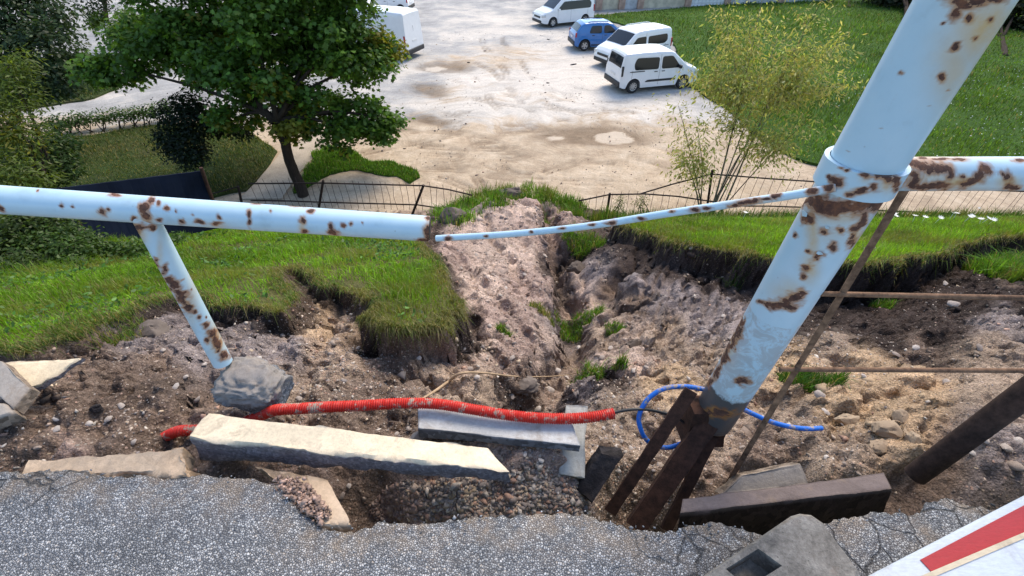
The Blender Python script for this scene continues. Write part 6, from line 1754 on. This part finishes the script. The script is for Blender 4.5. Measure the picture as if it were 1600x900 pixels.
# heap of crushed stone under the long slab and beside it
pil = [tuple(TH(u, v)[:2]) for u, v in [(575, 800), (600, 765), (680, 752), (795, 742), (830, 720), (880, 745), (925, 800), (900, 812), (700, 815), (600, 815)]]
pm = inside(TX, TYY, pil)
P, _ = grid_pick(pm * np.sqrt(_area), 4200)
S = np.exp(RNG.normal(math.log(.0085), .42, len(P))); S = np.minimum(S, .022)
cc = stonecol(len(P)); red = sstep(-.1, .15, fbm(P[:, 0] * 4, P[:, 1] * 4, seed=151))[:, None] * sstep(.1, -.25, P[:, 0])[:, None]
cc = (cc * (1 - red * .6) + np.array([.33, .21, .165]) * red * .6) * .85
gravel("gravel_heap", P + np.array([0, 0, .004]), S, cc, "heap of crushed pink and grey stone under the long cream slab")
q = scatter_poly([g2(1290, 120), g2(1450, 100), g2(1620, 100), g2(1640, 270), g2(1450, 265), g2(1300, 250)], 420)
gravel("clover_flowers", np.concatenate([q, np.full((len(q), 1), ZP + .24)], 1) + RNG.normal(0, .03, (len(q), 3)), RNG.uniform(.012, .03, len(q)), np.full((len(q), 3), .62), "tiny white flowers speckling the right lawn behind the cross rail", 'flower', 1, 'flowers')
n = 5000                                 # grit and small stones over the car park
q = np.stack([RNG.uniform(-1, 1, n), np.exp(RNG.uniform(math.log(11.6), math.log(38), n))], 1); q[:, 0] *= 4 + .55 * q[:, 1]
k_ = fbm(q[:, 0] * .4, q[:, 1] * .4, oct=3, seed=161) > -.05; q = q[k_ & ~inside(q[:, 0], q[:, 1], LR) & ~inside(q[:, 0], q[:, 1], IS)]; n = len(q)
gravel("car_park_grit", np.concatenate([q, np.full((n, 1), ZP + .005)], 1), np.minimum(np.exp(RNG.normal(math.log(.014), .5, n)) * (.7 + q[:, 1] / 40), .06), stonecol(n) * .8, "grit and small stones scattered over the dusty car park")
n = 130                                  # crumbs along the asphalt's broken edge
x = RNG.uniform(-1.9, 2.0, n); e = np.interp(x, ax, ey); dd = np.abs(RNG.normal(0, .03, n))
P = np.stack([x, e - dd + .01, np.full(n, .004)], 1)
gravel("asphalt_crumbs", P, np.exp(RNG.normal(math.log(.0042), .3, n)), np.array([(.19, .19, .195)]) * np.exp(RNG.normal(0, .5, (n, 1))), "loose asphalt crumbs along the broken edge of the path")
n = 700
nt = [PZ(u, v, -.0)[:2] for u, v in [(425, 745), (470, 748), (515, 800), (500, 815), (470, 790), (440, 765)]]
q = scatter_poly([tuple(p) for p in nt], n)
gravel("gravel_heap", np.concatenate([q, np.full((len(q), 1), -.012)], 1) + RNG.normal(0, .006, (len(q), 3)), np.exp(RNG.normal(math.log(.0085), .35, len(q))) * .8, np.array([.30, .205, .16]) * np.exp(RNG.normal(0, .35, (len(q), 1))), "reddish gravel in the notch of the asphalt edge")

SM = [rock_mesh("stone", (1, .72 + .05 * (k % 3), .5), 200 + k, 'stone', 2, .42) for k in range(6)]
srcs = [o.data for o in SM]
for o in SM: bpy.data.objects.remove(o)
LM = [(385, 595, "the blue grey footing lump"), (232, 520, "the flat grey soil boulder"), (151, 640, "the small black lump"), (165, 718, "the beige bedding strip"), (90, 590, "the cream concrete wedge"), (320, 690, "the left end of the long cream slab"), (560, 700, "the middle of the long cream slab"), (780, 720, "the right end of the long cream slab"),
      (500, 480, "the sandy scoop under the turf"), (660, 530, "the front turf clump"), (525, 790, "the sandy block in the notch"), (780, 680, "the grey slab"), (895, 710, "the pale endwise slab"), (940, 750, "the black asphalt chunk"), (787, 520, "the small tuft on the pink soil"), (895, 520, "the wide grass clump in the gully"), (925, 585, "the tuft at the end of the dry root"),
      (720, 600, "the left end of the dry root"), (905, 470, "the muddy gully floor"), (680, 372, "the end of the left handrail"), (1005, 620, "the blue hose's loop"), (960, 645, "the red conduit's end"), (1250, 668, "the free end of the blue hose"), (1255, 600, "the round dark tuft"), (1225, 742, "the half buried dusty slab"), (1385, 672, "the largest tan lump"), (1480, 710, "the foot of the dark leaning pipe"),
      (1450, 463, "the upper thin bar"), (1430, 578, "the lower thin bar"), (1230, 480, "the big post's rust ring"), (1080, 385, "the right turf's eroded edge"), (1377, 478, "the leafy tuft behind the upper bar"), (650, 640, "the kink in the red conduit")]
def stone(u, v, s, label, group):
    p = TH(u, v)
    o = link("stone", srcs[random.randrange(6)])
    r = s * np.linalg.norm(p - np.array([0, 0, CAM_H])) / FPX / 2
    o.location = p + np.array([0, 0, r * .22]); o.scale = (r, r, r)
    o.rotation_euler = (random.uniform(-.4, .4), random.uniform(-.4, .4), random.uniform(0, 6.3))
    tag(o, label, 'stone', group)
KN = [(237, 507, 11), (255, 548, 11), (442, 525, 11), (487, 588, 13), (468, 624, 14), (428, 550, 9), (405, 560, 10), (190, 635, 11), (170, 655, 13), (88, 672, 11), (208, 692, 11), (140, 662, 10), (275, 605, 13), (290, 590, 11), (90, 655, 10), (60, 700, 11), (320, 570, 10), (560, 545, 12), (655, 560, 11), (735, 577, 14), (760, 560, 12), (725, 545, 12),
      (800, 560, 16), (870, 580, 18), (955, 545, 16), (940, 560, 14), (905, 545, 14), (1055, 565, 11), (990, 580, 14), (1010, 575, 12), (885, 590, 14), (860, 610, 18), (840, 640, 16), (905, 615, 12), (925, 625, 12), (945, 670, 12), (935, 700, 10), (965, 735, 12), (970, 690, 10), (985, 700, 11), (1190, 525, 14), (1200, 540, 12), (1262, 525, 10), (1290, 521, 8),
      (1080, 388, 8), (1075, 430, 7), (1130, 495, 10), (1490, 477, 16), (1588, 430, 14), (1478, 445, 10), (1300, 525, 9), (1235, 480, 9), (1430, 545, 12), (1530, 545, 12), (1400, 555, 12), (1480, 600, 14), (1350, 590, 12), (1290, 645, 14), (1280, 618, 18), (1225, 690, 10), (1160, 700, 11), (1320, 725, 10), (1290, 715, 10), (1340, 740, 11), (1540, 690, 18), (1570, 700, 16), (1520, 710, 14), (1585, 730, 18), (1560, 660, 14), (1590, 690, 14),
      (620, 680, 14), (640, 670, 12), (600, 700, 14), (545, 760, 12), (535, 775, 14), (820, 710, 12), (845, 720, 13), (860, 755, 12), (870, 770, 12), (690, 742, 10), (840, 700, 10), (770, 430, 12), (745, 400, 14), (790, 450, 12), (820, 430, 12), (850, 400, 14), (720, 420, 12), (765, 510, 12), (745, 590, 13), (775, 590, 12), (800, 620, 14), (700, 650, 16), (670, 655, 14)]
bucket = {}
for u, v, s in KN:
    k = min(range(len(LM)), key=lambda q: math.hypot(LM[q][0] - u, LM[q][1] - v))
    du, dv = u - LM[k][0], v - LM[k][1]
    w = ("to the right of " if du > 0 else "to the left of ") if abs(du) > abs(dv) * 1.2 else ("nearer the path than " if dv > 0 else "up behind ")
    bucket.setdefault((k, w), []).append((math.hypot(du, dv), u, v, s))
ORD = ["", "second closest ", "third closest ", "fourth closest ", "fifth closest ", "sixth closest ", "seventh closest "]
for (k, w), L_ in bucket.items():
    for q, (d_, u, v, s) in enumerate(sorted(L_)):
        od = ORD[q] if q else ("closest " if len(L_) > 1 else "")
        stone(u, v, s * .85, "%sstone %s%s" % (od, w, LM[k][2]), "loose stones in the washout")

# broad leaved weeds among the left turf
wW = (TTURF > .15) * (TX < .0) * (TYY > 1.5) * (TYY < 6) * _inview * np.sqrt(_area) * sstep(0, .4, fbm(TX * 1.7, TYY * 1.7, oct=3, seed=171))
P, _ = grid_pick(wW, 2600)
P = P + np.stack([0 * P[:, 0], 0 * P[:, 0], RNG.uniform(.02, .07, len(P))], 1)
o = leafmesh("broad_leaved_weeds", P, RNG.normal(size=P.shape) * .5 + np.array([0, 0, 1.0]), RNG.uniform(.02, .045, len(P)) * (.6 + .2 * P[:, 1]), np.array([(.075, .17, .03)]) * np.exp(RNG.normal(0, .35, (len(P), 1))), 'oval', 'leaf')
tag(o, "small broad leaved weeds and clover patches in the left turf", 'weeds', kind='stuff')

# cracks with weeds and litter down on the car park
for (u, v, l, a, lab) in [(847, 31, 22, 50, "long dark crack filled with weeds near the farthest white car"), (896, 101, 13, -30, "dark scrap lying on the asphalt left of the white cars"), (856, 130, 6, 0, "tiny dark scrap in the middle of the car park"), (758, 80, 6, 0, "tiny dark scrap on the pale sand drift"), (732, 98, 6, 10, "tiny dark scrap by the pothole"), (857, 62, 8, 55, "short weed filled crack behind the blue hatchback")]:
    g = G(u, v); t0 = g[1] / ray(u, v)[1]; le = l * t0 / FPX
    o = rock_mesh("dark_scrap", (le / 2, .05 + le * .06, .025), int(u), 'chunk', 2, .3)
    o.location = g + np.array([0, 0, .02]); o.rotation_euler = (0, 0, R(-a)); tag(o, lab, 'scrap')
